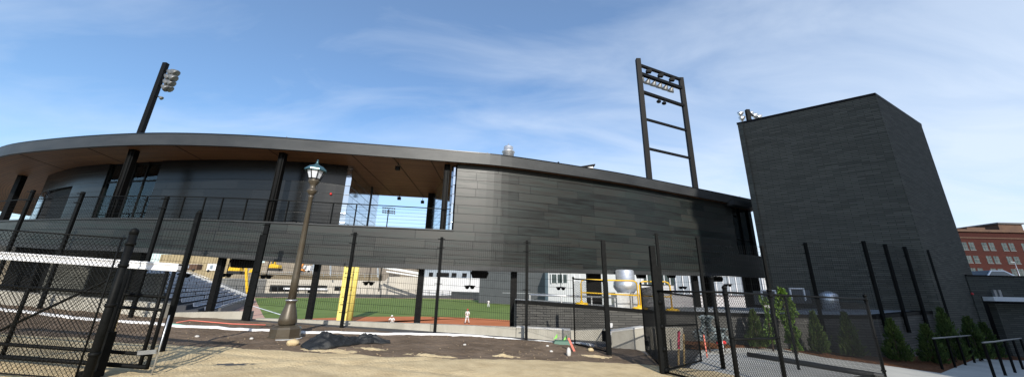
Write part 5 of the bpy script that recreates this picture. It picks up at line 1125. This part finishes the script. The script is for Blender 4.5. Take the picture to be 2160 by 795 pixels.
for px, py, lb in ((1176, 716, 'lime green marker flag left of the dark green valve box'), (1196, 716, 'lime green marker flag beside the open gate leaf')):
    p = onB(px, py+6); t = thing('marker_flag', lb, 'flag', p); mb = MB(); mb.tube([p, p+Vector((0, 0, .3))], .004, 4); mb.build('wire_stem', 'steel', t); mb = MB(); z = p.z; mb.mesh([(p.x, p.y, z+.16), (p.x-.14, p.y, z+.1), (p.x-.07, p.y+.01, z+.2), (p.x, p.y, z+.3), (p.x+.004, p.y+.006, z+.22)], [(0, 1, 2, 3), (0, 3, 4)]); mb.build('flag', 'limegreen', t)
p = onB(1200, 750); mb = MB(); mb.blob((p.x, p.y, p.z+.09), .07, .05, .13, 7, 5, .14); tag(mb.build('marker_stone', 'stone'), 'small upright white stone on the dirt near the salmon stake', 'stone')
random.seed(3)
for k, (px, py, lb) in enumerate(((1163, 741, 'small pale stone left of the upright white stone'), (1155, 733, 'tiny pale stone near the dark green valve box'), (530, 717, 'small yellowish stone left of the street lamp base'), (415, 712, 'small pale stone on the dirt at the left, near the gate end'), (980, 728, 'flat pale scrap on the dirt below the walking player'))):
    clod(px, py, .05, 'stone', lb, 'small_stone', 'stone')
mb = MB(); random.seed(12)
for k in range(260):
    x = random.uniform(-11, 3.4); y = bound(x)+random.random()**1.6*4.2+.02
    if y > 13.3: continue
    r_ = random.uniform(.006, .019); mb.blob((x, y, bermz(x, y)+r_*.3), r_*1.3, r_, r_*.8, 5, 3, .25)
mb.build('dirt_clods', mat('clod_soil', (.2, .15, .1), .95, 0, (.34, .26, .16), 9), kind='stuff')['label'] = 'scattered small clods and pebbles along the dirt strip'
p = onY(1288, 686, 12.4); mb = MB(); t = thing('electrical_box', 'small white electrical box on a post beside the square gate post', 'box', (p.x, 12.4, 0)); mb.box(p.x-.06, p.x+.06, 12.36, 12.44, p.z-.06, p.z+.08); mb.build('housing', 'palepanel', t); mb = MB(); mb.tube([(p.x, 12.42, p.z-.6), (p.x, 12.42, p.z-.06)], .015, 6); mb.build('stem', 'steel', t)
a = onG(1578, 752); b = onG(1866, 800); mb = MB(); mb.tube([a+Vector((0, 0, .07)), a.lerp(b, .3)+Vector((0, .05, .075)), a.lerp(b, .7)+Vector((0, -.03, .07)), b+Vector((0, 0, .07))], .085, 10); tag(mb.build('shadow_band', 'tarp'), 'long black tube standing in for a shadow band on the pavement behind the chain link fence', 'tube')  # black tube added for a dark band on the pavement, taken for shadow
p = onG(1524, 745); x, y, z = p; fh = thing('pipe_fitting', 'small white and red pipe fitting standing behind the chain link fence, by the silvery shrubs', 'pipe', p)
mb = MB(); mb.lathe([(.07, 0), (.07, .45), (.1, .47), (.1, .52), (.05, .56)], p, 10); mb.build('pipe', 'white', fh); mb = MB(); mb.lathe([(.05, -.16), (.06, -.12), (.06, .12), (.05, .16)], p+Vector((0, 0, .36)), 10, True, Matrix.Rotation(R(90), 3, 'Y')); mb.build('outlet', 'red', fh)
# ================================================================== STREET SIDE BUILDING BEHIND THE PHOTOGRAPHER (casts the shade on the right)
ob = thing('corner_building', 'tall red brick corner building across the street behind the camera', 'building', (40, -25, 0))
mb = MB(); mb.box(20, 75, -21, -9, -3.5, 30); mb.build('wall', 'redbrick', ob)
mb = MB(); mb.box(19.7, 75.3, -21.3, -8.7, 30.003, 30.8); mb.build('cornice', 'buff', ob)
for r_ in range(7):
    for k in range(12):
        x = 22.5+k*4.2; z = 1.5+r_*4; mb = MB(); mb.box(x-.8, x+.8, -9.05, -8.95, z, z+2.1); mb.build('window', 'winglass', ob)

random.seed(21)
def spill(px, py, L_, W_, lb):
    c = onG(px, py); mb = MB(); vs = []; fs = []; n = 26
    for i in range(n+1):
        for j in range(n+1):
            u, v = -1+2*i/n, -1+2*j/n; x, y = c.x+u*L_, c.y+v*W_; rr = math.hypot(u, v)+.5*noise.noise((x*3.1, y*3.1, 4))+.3*noise.noise((x*9, y*9, 4))
            vs.append((x, y, bermz(x, y)+.03*(1-rr*1.25)+.012*noise.noise((x*14, y*14, 1))))
    for i in range(n):
        for j in range(n): fs.append((i*(n+1)+j, (i+1)*(n+1)+j, (i+1)*(n+1)+j+1, i*(n+1)+j+1))
    mb.mesh(vs, fs, True); o = mb.build('sand_spill', 'sand', kind='stuff'); o['label'] = lb
for a in ((700, 741, .75, .22, 'pale sand spilled on the dirt in front of the black cloth'), (790, 737, .5, .2, 'pale sand spilled below the right end of the black cloth'), (905, 750, .7, .16, 'thin sand spill on the dirt edge below the walking player'), (1060, 752, .55, .16, 'pale sand spill on the dirt edge left of the white stone'), (1255, 752, .5, .2, 'sandy spill near the foot of the square gate post'), (480, 735, .6, .14, 'thin sand spill on the dirt edge left of the street lamp')): spill(*a)
